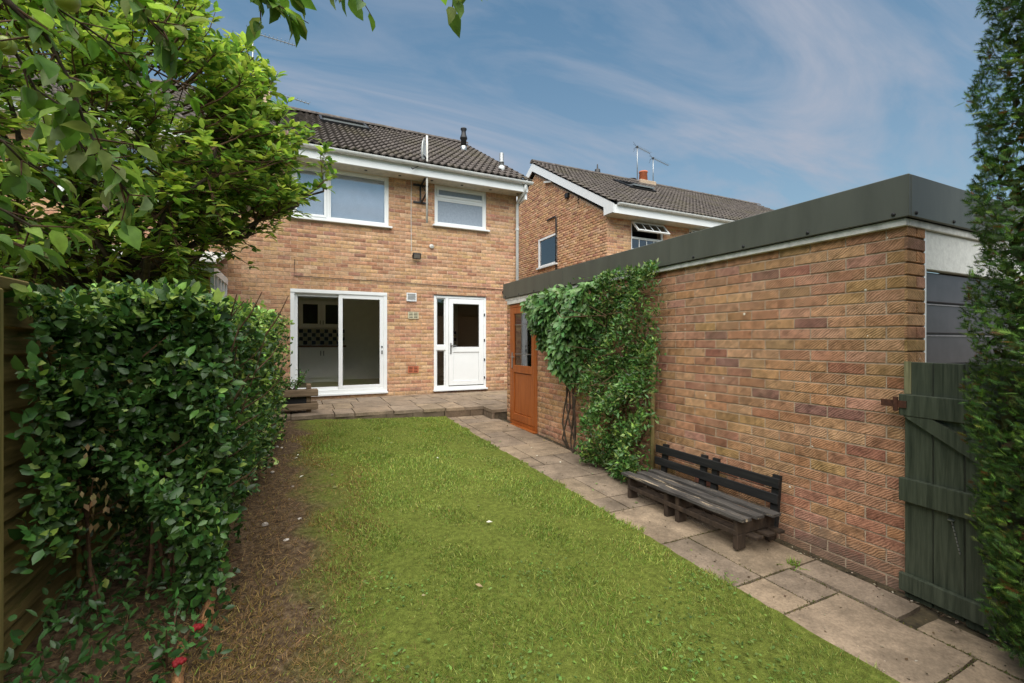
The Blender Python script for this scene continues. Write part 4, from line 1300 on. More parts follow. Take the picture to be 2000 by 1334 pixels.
# wood-grain side door with leaded glass
y0, y1, z0, z1 = GD[0] + .0, GD[1], .115, 2.055
dm = MB()
def yring(mb, y0, y1, z0, z1, x0, x1, w):
    mb.box(x0, x1, y0, y0 + w, z0, z1); mb.box(x0, x1, y1 - w, y1, z0, z1); mb.box(x0, x1, y0 + w, y1 - w, z1 - w, z1); mb.box(x0, x1, y0 + w, y1 - w, z0, z0 + w)
yring(dm, y0, y1, z0, z1, GX - .006, GX + .07, .055)
sdoor = bevelled(dm.build('side_door', M['oak_pvc'], gar), .005)
lf2 = MB(); a, b, c, d = y0 + .058, y1 - .058, z0 + .06, z1 - .06
lf2.box(GX - .012, GX + .04, a, a + .10, c, d); lf2.box(GX - .012, GX + .04, b - .10, b, c, d)
lf2.box(GX - .012, GX + .04, a + .1, b - .1, d - .10, d); lf2.box(GX - .012, GX + .04, a + .1, b - .1, c, c + .12); lf2.box(GX - .012, GX + .04, a + .1, b - .1, .95, 1.07)
bevelled(lf2.build('door_leaf', M['oak_pvc'], sdoor), .006)
MB().cbox(GX + .004, GX + .03, a + .1, b - .1, c + .12, .95, .012).build('door_panel', M['oak_pvc'], sdoor)
MB().box(GX + .008, GX + .014, a + .1, b - .1, 1.07, d - .1).build('pane', M['glass_dim'], sdoor)
ld = MB()
for k in (1, 2): ld.box(GX + .004, GX + .0075, a + .1 + k * .18 - .004, a + .1 + k * .18 + .004, 1.07, d - .1)
for z in (1.25, 1.72): ld.box(GX + .003, GX + .0038, a + .1, b - .1, z - .004, z + .004)
ld.build('leading', M['steel'], sdoor)
cu = MB()
for k in range(14): cu.add([(GX + .10 + .012 * (k % 2), 6.05 + k * .035, .9), (GX + .10 + .012 * ((k + 1) % 2), 6.05 + (k + 1) * .035, .9), (GX + .10 + .012 * ((k + 1) % 2), 6.05 + (k + 1) * .035, 1.95), (GX + .10 + .012 * (k % 2), 6.05 + k * .035, 1.95)], [(0, 1, 2, 3)])
cu.build('net_curtain', M['kitchen'], sdoor)
hd = MB(); hd.box(GX - .022, GX - .0125, b - .065, b - .035, 1.02, 1.27); hd.obox((GX - .035, b - .05, 1.20), (GX - .04, b - .16, 1.20), .02, .016); hd.box(GX - .04, GX - .02, b - .058, b - .042, 1.19, 1.21); hd.build('handle', M['steel'], sdoor)
bevelled(MB().box(GX - .07, GX + .06, y0 - .01, y1 + .02, .072, .114).build('threshold', M['oak_pvc'], sdoor), .006)
MB().cbox(GX - .03, GX + .02, y0 - .05, y1 + .06, 2.06, 2.122, .004).build('door_lintel', M['white_paint'], gar)
reroot(gar)
t = empty('security_camera', (4.30, HY - .02, 2.56), label='black security light on the house wall just past the garage fascia', cat='camera')
MB().tube([(0, 0, 0), (-.02, -.1, 0)], .02, 8).build('arm', M['dark_metal'], t)
MB().tube([(-.08, -.14, -.02), (.06, -.10, .02)], .045, 12).build('camera_body', M['dark_metal'], t, True)

# ------------------------------------------------------------------ gate
gt = empty('garden_gate', (GX - .035, 1.395, 0), math.atan2(-.994, -.11), label='dark green ledged and braced wooden gate at the garage corner', cat='gate')
# local x along the gate, local -y ... face towards the garden is local -y side after rotation (world -X)
bw = .138
for k in range(7):
    top = 1.335 + random.uniform(-.006, .004); bot = -.045 + random.uniform(0, .03)
    MB().cbox(k * bw + .002, (k + 1) * bw - .004, -.012, .012, bot, top, .003).build('board', M['gate_paint'], gt)
MB().box(.001, .036, -.0165, -.0125, 1.15, 1.336).build('edge_strip', M['gate_edge'], gt)  # paler strip on the upper hinge side of the first board
for (za, zb) in ((1.025, 1.148), (.535, .668), (.02, .12)):
    bevelled(MB().box(-.012, 7 * bw, -.043, -.013, za, zb).build('rail', M['gate_paint'], gt), .004)
MB().add([(.0, -.042, 1.02), (.17, -.042, 1.02), (7 * bw - .02, -.042, .672), (7 * bw - .19, -.042, .672), (.0, -.014, 1.02), (.17, -.014, 1.02), (7 * bw - .02, -.014, .672), (7 * bw - .19, -.014, .672)],
         [(0, 1, 2, 3), (7, 6, 5, 4), (0, 4, 5, 1), (2, 6, 7, 3), (1, 5, 6, 2), (3, 7, 4, 0)])
br = MB().add([(.01, -.041, 1.023), (.15, -.041, 1.023), (.80, -.041, .67), (.62, -.041, .67), (.01, -.014, 1.023), (.15, -.014, 1.023), (.80, -.014, .67), (.62, -.014, .67)],
              [(0, 3, 2, 1), (4, 5, 6, 7), (0, 1, 5, 4), (1, 2, 6, 5), (2, 3, 7, 6), (3, 0, 4, 7)]).build('brace', M['gate_paint'], gt)
hg = MB(); hg.box(-.10, .03, -.05, -.044, 1.07, 1.11); hg.tube([(-.02, -.055, 1.05), (-.02, -.055, 1.13)], .012, 8)
hg.build('hinge', simple('rusty_iron', srgb(84, 50, 34), .85, .3, 40), gt)
ck = MB()
for k in range(9): ck.tube([(.225 + k * .004, -.018, .49 - k * .018), (.228 + k * .004, -.018, .478 - k * .018)], .0035, 5)
ck.lathe([(.014, -.002), (.014, .002)], (.222, -.02, .50), 10); ck.build('chain', M['steel'], gt)
tag(MB().cbox(3.26, 3.36, .2, 1.3, -.15, .06, .01).build('concrete_kerb', M['stone']), 'rough concrete kerb showing under the green gate', 'kerb')

# ------------------------------------------------------------------ pallet bench
bn = empty('pallet_bench', (2.95, 2.70, pz(2.7)), label='low black pallet bench with weathered slats against the garage wall', cat='bench')
by0, by1 = -.63, .59
st = (-.56, -.035, .085, .53)
for k, yc in enumerate(st):
    MB().cbox(-.245, .17, yc - .016, yc + .016, .10, .205, .003).build('stringer', M['bench_block'], bn)
    MB().cbox(-.245, -.16, yc - .019, yc + .019, 0, .10, .003).build('leg', M['bench_block'], bn)
    MB().cbox(.08, .165, yc - .019, yc + .019, 0, .10, .003).build('leg', M['bench_block'], bn)
    MB().obox((.155, yc, .08), (.20, yc, .45), .055, .03, (1, 0, 0)).build('back_post', M['bench_paint'], bn)
random.seed(5)
for (xa, xb) in ((-.265, -.175), (-.125, -.04), (.01, .09)):
    e0, e1 = random.uniform(-.03, .02), random.uniform(-.03, .03)
    m_ = 14; vs = []; fs = []
    for i in range(m_ + 1):
        yy = by0 + e0 + (by1 - by0 + e1 - e0) * i / m_
        j1, j2 = random.uniform(-.006, .006), random.uniform(-.006, .006)
        zt = .226 + random.uniform(-.003, .003)
        vs += [(xa + j1, yy, .206), (xb + j2, yy, .206), (xb + j2, yy, zt), (xa + j1, yy, zt)]
        if i:
            q = i * 4
            fs += [(q - 4, q - 3, q + 1, q), (q - 3, q - 2, q + 2, q + 1), (q - 2, q - 1, q + 3, q + 2), (q - 1, q - 4, q, q + 3)]
    fs += [(3, 2, 1, 0), (m_ * 4, m_ * 4 + 1, m_ * 4 + 2, m_ * 4 + 3)]
    MB().add(vs, fs).build('seat_slat', M['bench_seat'], bn)
for (xa, xb) in ((-.155, -.08), (-.03, .05), (.09, .15)):
    MB().cbox(xa, xb, by0 - .02, by1 - .05, .075, .095, .003).build('lower_slat', M['bench_block'], bn)
MB().cbox(-.25, -.235, by0 + .06, by1 - .06, .095, .13, .003).build('lower_slat', M['bench_block'], bn)
for (za, zb, xo) in ((.255, .325, .155), (.365, .435, .168)):
    MB().cbox(xo - .018, xo + .002, by0 + .03, by1 + .03, za, zb, .003).build('back_slat', M['bench_paint'], bn)

# ------------------------------------------------------------------ fence on the left
fn = empty('timber_fence', (-1.12, 4.0, 0), label='overlapping horizontal board fence with a capping rail behind the hedge', cat='fence')
FY = [0.68, 2.49, 4.31, 6.13, 7.85]
for i in range(4):
    ya, yb = FY[i], FY[i + 1]
    gzz = float(gz(-1.1, (ya + yb) / 2)) - .05
    for k in range(13):
        z = gzz + .06 + k * .118
        n = 9; vs = []; fs = []
        for q in range(n + 1):
            yy = ya + .05 + (yb - ya - .1) * q / n; wob = random.uniform(-.006, .006)
            vs += [(-1.112, yy, z + wob), (-1.135, yy, z + .135), (-1.142, yy, z + .135), (-1.124, yy, z + wob)]
            if q: b0 = q * 4; fs += [(b0 - 4, b0 - 3, b0 + 1, b0), (b0 - 3, b0 - 2, b0 + 2, b0 + 1), (b0 - 1, b0 - 4, b0, b0 + 3), (b0 - 2, b0 - 1, b0 + 3, b0 + 2)]
        MB().add(vs, fs).build('board', M['fence'], fn)
    MB().cbox(-1.165, -1.085, ya - .02, yb - .03, 1.655 + gzz * .3, 1.71 + gzz * .3, .006).build('capping_rail', M['fence'], fn)
    MB().cbox(-1.143, -1.113, ya + .01, yb - .11, -.16, gzz + .058, .004).build('gravel_board', M['fence'], fn)
    MB().cbox(-1.109, -1.085, ya + .88, ya + .92, gzz, 1.64, .003).build('batten', M['fence'], fn)
for y in FY: MB().cbox(-1.106, -1.035, y - .10, y + .0, -.1, 1.66, .006).build('post', M['fence_post'], fn)
reroot(fn)

# ------------------------------------------------------------------ vegetation helpers
def cols(base, n, var=.25, hue=.12):
    base = np.array([lin(b) for b in base])
    k = rng.normal(1, var, (n, 1)).clip(.35, 1.9)
    return base[None] * k * (1 + rng.normal(0, hue, (n, 3)))


def foliage(name, parent, tmpl, P, D, Nn, S, C, mat, W=None, stuff=True):
    tv, tf = tmpl
    V, F = scatter(tv, tf, P, D, Nn, S, W)
    o = link(name, tri_mesh(name, V, F, mat, np.repeat(np.clip(C, 0, 1), len(tv), 0)), parent)
    if stuff: o['kind'] = 'stuff'
    return o


def leaf_parts(parent, tmpl, P, D, Nn, S, W, base, mat, nvar=8):
    """single leaves, each an object, sharing a few meshes"""
    tv, tf = tmpl
    ms = []
    for k in range(nvar):
        vv = tv.copy(); vv[:, 2] += .12 * rng.normal() * vv[:, 1] ** 2; vv += rng.normal(0, .012, vv.shape)
        ms.append(tri_mesh('leaf', vv, tf, mat, np.tile(cols(base, 1, .22, .08)[0].clip(0, 1), (len(vv), 1))))
    for k in range(len(P)):
        d = Vector(D[k]).normalized(); xa = d.cross(Vector(Nn[k])).normalized(); za = xa.cross(d)
        o = link('leaf', ms[k % nvar], parent)
        o.matrix_basis = Matrix.Translation(Vector(P[k])) @ Matrix((xa, d, za)).transposed().to_4x4() @ Matrix.Diagonal((W[k], S[k], S[k], 1))


def rdir(n, up=0.0):
    d = norm(rng.normal(size=(n, 3))); d[:, 2] += up
    return norm(d)


# ------------------------------------------------------------------ grass
def xb(y): return 0.12 + 0.13 * np.sin(y * 1.7 + .6) + 0.07 * np.sin(y * 4.3)


def make_grass():
    n = 230000
    y = 0.35 + (7.5 - .35) * rng.random(n) ** 1.35
    x = -.55 + 2.9 * rng.random(n)
    pch = np.sin(x * 3.1 + 1) * np.sin(y * 2.3) + .6 * np.sin(x * 7.7 + y * 5.1) + .5 * np.sin(y * 9.1 - x * 4.0)
    e = (x - xb(y)) / .32 + .28 * pch
    near = np.clip((3.0 - y) / .7, 0, 1) * np.clip((x + .5) / .2, 0, 1)
    keep = rng.random(n) < np.clip(np.maximum(e + .08, near * .75), .03, 1)
    keep &= x < 2.295 + .03 * np.sin(y * 7 + 1) + .025 * np.sin(y * 17) + .02 * np.sin(y * 41)
    keep &= y < np.array(7.46) + .07 * np.clip(2.3 - x, 0, 9)
    x, y, pch, e = x[keep], y[keep], pch[keep], e[keep]
    n = len(x)
    P = np.stack([x, y, gz(x, y) + .004], 1)
    lean = rng.normal(0, .6, (n, 2)) + .3 * np.stack([np.sin(x * 2.1 + y), np.cos(y * 1.7 - x)], 1)
    D = norm(np.concatenate([lean, np.full((n, 1), .85)], 1))
    Nn = rdir(n)
    far = np.clip((y - 1.5) / 4, 0, 1)
    S = rng.uniform(.012, .044, n) * (1 + .25 * pch) * (1 - .15 * far)
    W = np.full(n, .0030) * (1 + 2.0 * far)
    base = cols((130, 148, 68), n, .26, .07)
    dry = cols((140, 120, 70), n, .3, .06)
    dark = cols((112, 136, 60), n, .2, .08)
    yel = cols((170, 174, 96), n, .2, .06)
    r = rng.random(n)
    C = base
    C = np.where((r < .16 + .18 * (pch > .3) + .22 * np.clip((2.2 - y) / 1.2, 0, 1))[:, None], dark, C)
    C = np.where(((r > .82 - .15 * (pch < -.3)))[:, None], yel, C)
    C = np.where(((rng.random(n) < np.clip(1.0 - e * .62, .04, .94)))[:, None], dry, C)
    big = np.sin(x * 1.9 + .7 * np.sin(y * 1.3)) * np.sin(y * 1.45 + .6) + .5 * np.sin(x * 4.1 - y * 2.2) * np.sin(y * 3.7 + x)
    C = C * (1 + .16 * big)[:, None] * np.array([1 + 0 * 1, 1, 1])
    S = S * (1 + .22 * big)
    tv = np.array([(-.5, 0, 0), (.5, 0, 0), (-.38, .5, .06), (.38, .5, .06), (0, 1, .26)], float)
    tf = np.array([(0, 1, 3), (0, 3, 2), (2, 3, 4)])
    o = foliage('grass', None, (tv, tf), P, D, Nn, S, C, M['grass'], W)
    tag(o, 'short mown green grass covering the lawn and thinning beside the hedge', 'grass', kind='stuff')
    # thatch and dry clippings lying on the soil strip
    n = 22000
    y = .5 + 5.0 * rng.random(n) ** 1.3; x = xb(y) - .25 + rng.normal(0, .30, n)
    ok = (x > -1.0) & (x < 1.0); x, y = x[ok], y[ok]; n = len(x)
    P = np.stack([x, y, gz(x, y) + .008 + .012 * rng.random(n)], 1)
    D = rdir(n); D[:, 2] *= .25
    o = foliage('dry_clippings', None, (tv, tf), P, D, np.tile([0, 0, 1.], (n, 1)) + rng.normal(0, .3, (n, 3)), rng.uniform(.02, .05, n), cols((128, 102, 66), n, .4, .06), M['leaf_dull'], np.full(n, .0026))
    tag(o, 'dry brown grass clippings strewn over the bare soil strip', 'clippings', kind='stuff')
    # broad-leaved weeds in the near lawn
    cs = [(0.62, 1.62), (0.78, 1.35), (1.0, 1.28), (1.25, 1.22), (.95, 1.75), (1.62, 1.5), (1.9, 1.35), (1.75, 1.72), (2.15, 1.9), (1.35, 2.4), (.35, 2.0), (.5, 2.6)]
    P = []
    for c in cs:
        m = 90; P.append(np.stack([c[0] + rng.normal(0, .13, m), c[1] + rng.normal(0, .11, m)], 1))
    P = np.concatenate(P); n = len(P)
    P = np.concatenate([P, (gz(P[:, 0], P[:, 1]) + .018 + .018 * rng.random(n))[:, None]], 1)
    D = rdir(n); D[:, 2] *= .3
    o = foliage('lawn_weeds', None, LEAF_S, P, D, np.tile([0, 0, 1.], (n, 1)) + rng.normal(0, .25, (n, 3)), rng.uniform(.012, .03, n), cols((98, 126, 60), n, .28, .08), M['leaf_dull'], rng.uniform(.02, .034, n))
    tag(o, 'patches of small round-leaved weeds in the nearest part of the lawn', 'weeds', kind='stuff')


make_grass()

# moss and weeds along the path joints
pts = []
for (x0, x1, y0, y1) in [(A, C_, 1.56, 1.56), (C_, C_, .6, 1.85), (A, C_, 1.85, 1.85), (B_, B_, 1.56, 2.44), (A, D_, 2.44, 2.44), (A, 2.6, 3.04, 3.04), (C_, C_, .2, 1.2), (A, D_, .97, .97)]:
    m = int(260 * (abs(x1 - x0) + abs(y1 - y0)))
    t_ = rng.random(m); pts.append(np.stack([x0 + (x1 - x0) * t_ + rng.normal(0, .006, m), y0 + (y1 - y0) * t_ + rng.normal(0, .006, m)], 1))
P = np.concatenate(pts); n = len(P); P = np.concatenate([P, pz(P[:, 1:2]) - .012 + .008 * rng.random((n, 1))], 1)
o = foliage('joint_moss', None, LEAF_S, P, rdir(n, .3), rdir(n), rng.uniform(.006, .014, n), cols((92, 92, 42), n, .25), M['leaf_dull'])
tag(o, 'green moss growing in the joints between the path slabs', 'moss', kind='stuff')
n = 60
P = np.stack([2.91 + rng.normal(0, .02, n), 1.87 + rng.normal(0, .02, n), np.full(n, pz(1.87) - .005)], 1)
tv = np.array([(-.5, 0, 0), (.5, 0, 0), (-.38, .5, .06), (.38, .5, .06), (0, 1, .3)], float); tf = np.array([(0, 1, 3), (0, 3, 2), (2, 3, 4)])
o = foliage('weed_tuft', None, (tv, tf), P, rdir(n, .5), rdir(n), rng.uniform(.03, .07, n), cols((122, 150, 58), n), M['grass'], np.full(n, .005), stuff=False)
tag(o, 'bright green grass tuft sprouting between slabs near the bench', 'weed')

n = 900     # grit and crumbs of soil swept against the wall and along the joints
yy = .7 + 6.2 * rng.random(n) ** 1.3
xx = np.where(rng.random(n) < .7, 3.19 - np.abs(rng.normal(0, .05, n)), 2.34 + .8 * rng.random(n))
P = np.stack([xx, yy, pz(yy) + .001 - .02 * (xx > 3.13)], 1); D = rdir(n); D[:, 2] *= .3
o = foliage('path_grit', None, LEAF_S, P, D, np.tile([0, 0, 1.], (n, 1)) + rng.normal(0, .4, (n, 3)), rng.uniform(.006, .022, n), np.where(rng.random((n, 1)) < .2, cols((176, 164, 146), n, .15, .04), cols((84, 70, 50), n, .3, .08)), M['leaf_dull'], rng.uniform(.01, .03, n))
tag(o, 'grit, dead leaf crumbs and soil swept along the foot of the garage wall', 'grit', kind='stuff')

# ------------------------------------------------------------------ privet hedge
hd_ = empty('privet_hedge', (-.7, 4.7, .1), label='dense clipped privet hedge running along the fence towards the house', cat='hedge')


def hedge():
    Pl, Nl = [], []
    y0, y1 = 2.72, 6.95
    def top(y, x): return 1.68 - .02 * (y - 2.7) + .05 * np.sin(y * 5.1 + x * 3) + .04 * np.sin(y * 11 + x * 8) + .03 * np.sin(y * 23 + x * 17)
    def side(y, z): return -.38 + .055 * (y - 3) + .06 * np.sin(y * 4.2 + z * 3) + .05 * np.sin(y * 9 + z * 7) + .03 * np.sin(y * 19 - z * 15) - .16 * np.clip(.5 - z, 0, 1)
    def hollow(x, z): return np.clip((1.05 - z) * 1.5, 0, 1) * np.clip((-x - .5) / .3, 0, 1)
    def end(x, z): return y0 + .10 * np.sin(x * 9 + z * 6) + .08 * np.sin(z * 11 + x * 4) + .04 * np.sin(z * 23 + x * 19) + .22 * np.clip((-.45 - x) / .5, 0, 1) * np.clip(1.5 - z, 0, 1) + .45 * hollow(x, z)
    m = 15000   # right side
    y = y0 + (y1 - y0) * rng.random(m) ** 1.3; z = .08 + 1.60 * rng.random(m) ** .8
    x = side(y, z) - np.abs(rng.normal(0, .075, m))
    ok = (np.sin(y * 13 + z * 9) * np.sin(z * 15 - y * 6) < .55) | (rng.random(m) < .25)
    Pl.append(np.stack([x, y, z + gz(x, y) * .5], 1)[ok]); Nl.append(np.tile([1, -.2, .55], (m, 1))[ok])
    m = 9500    # top
    y = y0 - .06 + (y1 - y0 + .06) * rng.random(m) ** 1.3; x = -1.06 + .74 * rng.random(m) + .04 * (y - 3)
    z = top(y, x) - np.abs(rng.normal(0, .06, m)) - .22 * np.clip((x + .55 - .04 * (y - 3)) / .25, 0, 1) ** 2
    Pl.append(np.stack([x, y, z], 1)); Nl.append(np.tile([.1, -.1, 1], (m, 1)))
    m = 10500    # near end, thin and hollow low down
    x = -1.03 + .70 * rng.random(m); z = .08 + 1.6 * rng.random(m) ** .65
    y = end(x, z) + np.abs(rng.normal(0, .11, m))
    ok = (rng.random(m) > .3 * hollow(x, z)) & ((np.sin(x * 17 + z * 9) * np.sin(z * 15 - x * 6) < .5) | (rng.random(m) < .3))
    Pl.append(np.stack([x, y, z], 1)[ok]); Nl.append(np.tile([.2, -1, .6], (m, 1))[ok])
    m = 6000    # inside
    xi, yi, zi = -1.0 + .55 * rng.random(m), y0 + .3 + (y1 - y0 - .4) * rng.random(m), .15 + 1.45 * rng.random(m)
    ok = (yi > 3.3) | (zi > .9) | (rng.random(m) < .5)
    Pl.append(np.stack([xi, yi, zi], 1)[ok]); Nl.append(np.tile([.3, -.4, .6], (m, 1))[ok])
    m = 900    # shoots over the fence boards
    Pl.append(np.stack([-1.05 + .12 * rng.random(m), 2.62 + .4 * rng.random(m), .45 + .75 * rng.random(m) + .1 * rng.random(m)], 1)); Nl.append(np.tile([.6, -.5, .6], (m, 1)))
    for k in range(150):     # unclipped shoots
        r_ = random.random()
        if r_ < .45: yy = random.uniform(2.8, 6.6); b0 = np.array([random.uniform(-1.0, -.4) + .04 * (yy - 3), yy, 1.62]); dv = np.array([random.gauss(0, .3), random.gauss(0, .3), 1])
        elif r_ < .8: yy = random.uniform(2.8, 6.2); zz = random.uniform(.15, 1.5); b0 = np.array([float(side(yy, zz)) - .03, yy, zz + float(gz(-.4, yy)) * .5]); dv = np.array([1, random.gauss(-.2, .4), random.gauss(.7, .4)])
        else: xx = random.uniform(-1.0, -.4); zz = random.uniform(.5, 1.5); b0 = np.array([xx, float(end(np.array(xx), np.array(zz))), zz]); dv = np.array([random.gauss(.2, .4), -1, random.gauss(.6, .4)])
        dv = dv / np.linalg.norm(dv); L_ = random.uniform(.06, .19); m = random.randint(7, 13)
        Pl.append(b0 + dv * (rng.random((m, 1)) * L_) + rng.normal(0, .008, (m, 3))); Nl.append(np.tile(dv * .3 + np.array([.1, -.2, .8]), (m, 1)))
    P = np.concatenate(Pl); Nn = np.concatenate(Nl).astype(float); n = len(P)
    D = norm(Nn * .55 + rng.normal(0, .75, (n, 3)))
    Nn = norm(Nn + rng.normal(0, .55, (n, 3)))
    S = (.041 * np.exp(rng.normal(0, .34, n))).clip(.018, .085)
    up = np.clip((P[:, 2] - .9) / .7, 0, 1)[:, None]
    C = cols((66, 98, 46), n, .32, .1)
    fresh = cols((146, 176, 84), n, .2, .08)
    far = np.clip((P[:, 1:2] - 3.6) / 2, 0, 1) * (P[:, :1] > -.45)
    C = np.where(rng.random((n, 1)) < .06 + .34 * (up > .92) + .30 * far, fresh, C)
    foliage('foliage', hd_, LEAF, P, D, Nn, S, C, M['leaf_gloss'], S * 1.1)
    # whippy stems
    st_ = MB()
    for k in range(46):
        y = 3.0 + 3.2 * (k / 46.0) ** 1.6; x = random.uniform(-.9, -.5); z0 = float(gz(x, y)) - .03
        pts_ = [Vector((x, y, z0))]; d = Vector((random.uniform(-.1, .1), random.uniform(-.15, .2), 1))
        for q in range(6):
            d += Vector((random.uniform(-.18, .14), random.uniform(-.22, .2), .1)); pts_.append(pts_[-1] + d.normalized() * .25)
        r0 = random.uniform(.006, .012)
        st_.tube(pts_, [r0 * (1 - .12 * q) for q in range(7)], 5)
        for q in range(2, 7):
            a = pts_[q]; dd = Vector((random.uniform(.1, .8), random.uniform(-.9, .3), random.uniform(.1, .7))).normalized()
            st_.tube([a, a + dd * .14, a + dd * .26 + Vector((0, 0, .04))], [.005, .004, .002], 4)
    for k in range(40):
        y = random.uniform(2.75, 5.5); x = random.uniform(-.7, -.32); z = random.uniform(.2, 1.5)
        dd = Vector((random.uniform(.2, .8), random.uniform(-.9, .2), random.uniform(.0, .9))).normalized()
        st_.tube([(x, y, z), Vector((x, y, z)) + dd * .1, Vector((x, y, z)) + dd * .2], [.005, .004, .002], 4)
    tag(st_.build('stems', M['twig'], hd_), kind='stuff')
    m = 46     # withered sprig caught in the near end
    P = np.array([-.86, 2.84, .78]) + rng.normal(0, 1, (m, 3)) * np.array([.045, .045, .13])
    foliage('withered_sprig', hd_, LEAF_S, P, norm(np.tile([.1, -.1, -1.], (m, 1)) + rng.normal(0, .4, (m, 3))), rdir(m), rng.uniform(.03, .055, m), cols((150, 132, 92), m, .2, .08), M['leaf_dull'])
    reroot(hd_)


hedge()
# low ivy and plants at the foot of the hedge, near left corner
n = 2600
x = -1.05 + .85 * rng.random(n); y = 1.75 + 1.4 * rng.random(n)
keep = (x < -.28 - .15 * (y < 2.3)) & (rng.random(n) < np.clip(.55 - (x + 1.0) * .5, .1, 1))
x, y = x[keep], y[keep]; n = len(x)
P = np.stack([x, y, gz(x, y) + .03 + .35 * rng.random(n) ** 2 * np.clip(-x - .2, 0, 1)], 1)
o = foliage('ground_ivy', None, LEAF, P, rdir(n, .2), rdir(n, .8), rng.uniform(.03, .065, n), cols((60, 92, 46), n), M['leaf_gloss'], rng.uniform(.03, .06, n))
tag(o, 'low ivy and leafy ground cover in the shade at the foot of the hedge', 'ground cover', kind='stuff')

# roses
t = empty('rose_bush', (-.50, 2.42, float(gz(-.5, 2.42))), label='small rose plant with two red blooms beside the rotten edging timber', cat='rose')
st_ = MB(); lp = []
for k in range(7):
    a = k * .9; e = Vector((math.cos(a) * .12 + .05, math.sin(a) * .12, .12 + .05 * (k % 3)))
    st_.tube([(0, 0, -.02), e * .55, e], [.005, .004, .002], 5)
    for q in range(9): lp.append(e * random.uniform(.4, 1.05) + Vector((random.uniform(-.03, .03), random.uniform(-.03, .03), random.uniform(-.02, .03))))
st_.build('stem', M['twig'], t)
P = np.array([tuple(v) for v in lp]); n = len(P)
foliage('leaves', t, LEAF_S, P, rdir(n, .2), rdir(n, .8), rng.uniform(.03, .05, n), cols((70, 110, 54), n), M['leaf_dull'], stuff=False)
for c in ((.10, .06, .10), (.07, -.14, .08)):
    b_ = MB()
    for k in range(9):
        a = k * 2.4; r_ = .006 + .0016 * k
        p = Vector((c[0] + r_ * math.cos(a), c[1] + r_ * math.sin(a), c[2] + .012 - .001 * k))
        b_.lathe([(.001, -.01), (.009, -.004), (.011, .004), (.006, .010), (.001, .011)], tuple(p), 7)
    b_.build('bloom', M['rose'], t, True)

# rotten edging timbers, shard, stones and litter
def log(name, p0, p1, r, label, cat='edging'):
    p0, p1 = Vector(p0), Vector(p1); n = 9; mb_ = MB()
    pts_ = [p0.lerp(p1, k / n) + Vector((random.uniform(-.006, .006), 0, random.uniform(-.004, .004))) for k in range(n + 1)]
    mb_.tube(pts_, [r * (.35 if k in (0, n) else random.uniform(.75, 1.1)) for k in range(n + 1)], 7)
    return tag(mb_.build(name, M['rotten']), label, cat)


log('edging_timber', (-.42, 3.05, .06), (-.40, 2.68, .05), .028, 'short splintered edging timber at the edge of the soil')
log('edging_timber', (-.47, 2.62, .05), (-.40, 1.95, .03), .022, 'long rotten edging timber lying towards the roses')
tag(MB().cbox(-.5, -.44, 2.08, 2.2, .01, .045, .008).build('clay_shard', M['terracotta']), 'broken terracotta shard in the dark corner below the hedge', 'shard')
for k in range(14):
    y = random.uniform(3.0, 6.2); x = float(xb(y)) - random.uniform(.12, .4); r_ = random.uniform(.012, .03)
    vs = MB().lathe([(r_ * .3, -.4 * r_), (r_ * .9, -.2 * r_), (r_ * random.uniform(.8, 1.1), .25 * r_), (r_ * .4, .6 * r_)], n=7)
    o = vs.build('stone', M['stone'], None, False, (x, y, float(gz(x, y)) + .0), (random.uniform(-.4, .4), random.uniform(-.4, .4), random.uniform(0, 6)))
    o.scale = (1, random.uniform(.6, 1), 1)
    tag(o, 'small pale stone lying on the bare soil beside the hedge', 'stone', 'stones on the bare soil strip')
P = []
for k in range(46):
    if k < 22: y = random.uniform(3.0, 6.5); x = random.uniform(2.35, 3.15); z = pz(y) + .006
    elif k < 34: y = random.uniform(2.0, 6.0); x = float(xb(y)) + random.uniform(-.35, .2); z = float(gz(x, y)) + .03
    else: y = random.uniform(2.0, 6.8); x = random.uniform(.4, 2.2); z = float(gz(x, y)) + .035
    P.append((x, y, z))
P = np.array(P); n = len(P); D = rdir(n); D[:, 2] *= .2
o = foliage('fallen_leaves', None, LEAF_S, P, D, np.tile([0, 0, 1.], (n, 1)) + rng.normal(0, .35, (n, 3)), rng.uniform(.025, .055, n), np.where(np.arange(n)[:, None] % 4 == 0, cols((225, 222, 205), n, .05, .02), cols((132, 140, 92), n, .3, .15)), M['leaf_dull'])
tag(o, 'scattered fallen leaves and petals on the path and lawn', 'leaf litter', kind='stuff')

# ------------------------------------------------------------------ planter on the patio
t = empty('timber_planter', (-.10, 7.98, pat(8.0)), label='weathered open-sided timber planter standing on the patio edge', cat='planter')
MB().cbox(-.40, .44, -.17, -.10, .21, .295, .006).build('rail', M['planter'], t)
MB().cbox(-.40, .44, -.165, -.105, .04, .12, .006).build('rail', M['planter'], t)
MB().cbox(-.40, .44, .12, .18, .20, .285, .006).build('rail', M['planter'], t); MB().cbox(-.40, .44, .12, .18, .04, .12, .006).build('rail', M['planter'], t)
for xx in (-.32, .27):
    MB().cbox(xx, xx + .07, -.10, .12, .215, .36, .006).build('end_block', M['planter'], t)
    MB().cbox(xx, xx + .07, -.10, .12, .125, .205, .006).build('end_block', M['planter'], t)
    MB().cbox(xx, xx + .07, -.10, .12, .0, .12, .006).build('end_block', M['planter'], t)
MB().box(-.25, .27, -.095, .115, .05, .21).build('liner', M['rubber'], t); MB().box(-.25, .27, -.09, .11, .211, .25).build('compost', M['soil'], t)
t.scale = (1, 1, 1.22)
pl = empty('patio_plant', (-.02, 8.0, pat(8.0) + .31), label='leafy green plant growing in the timber planter', cat='plant')
st_ = MB(); lp = []
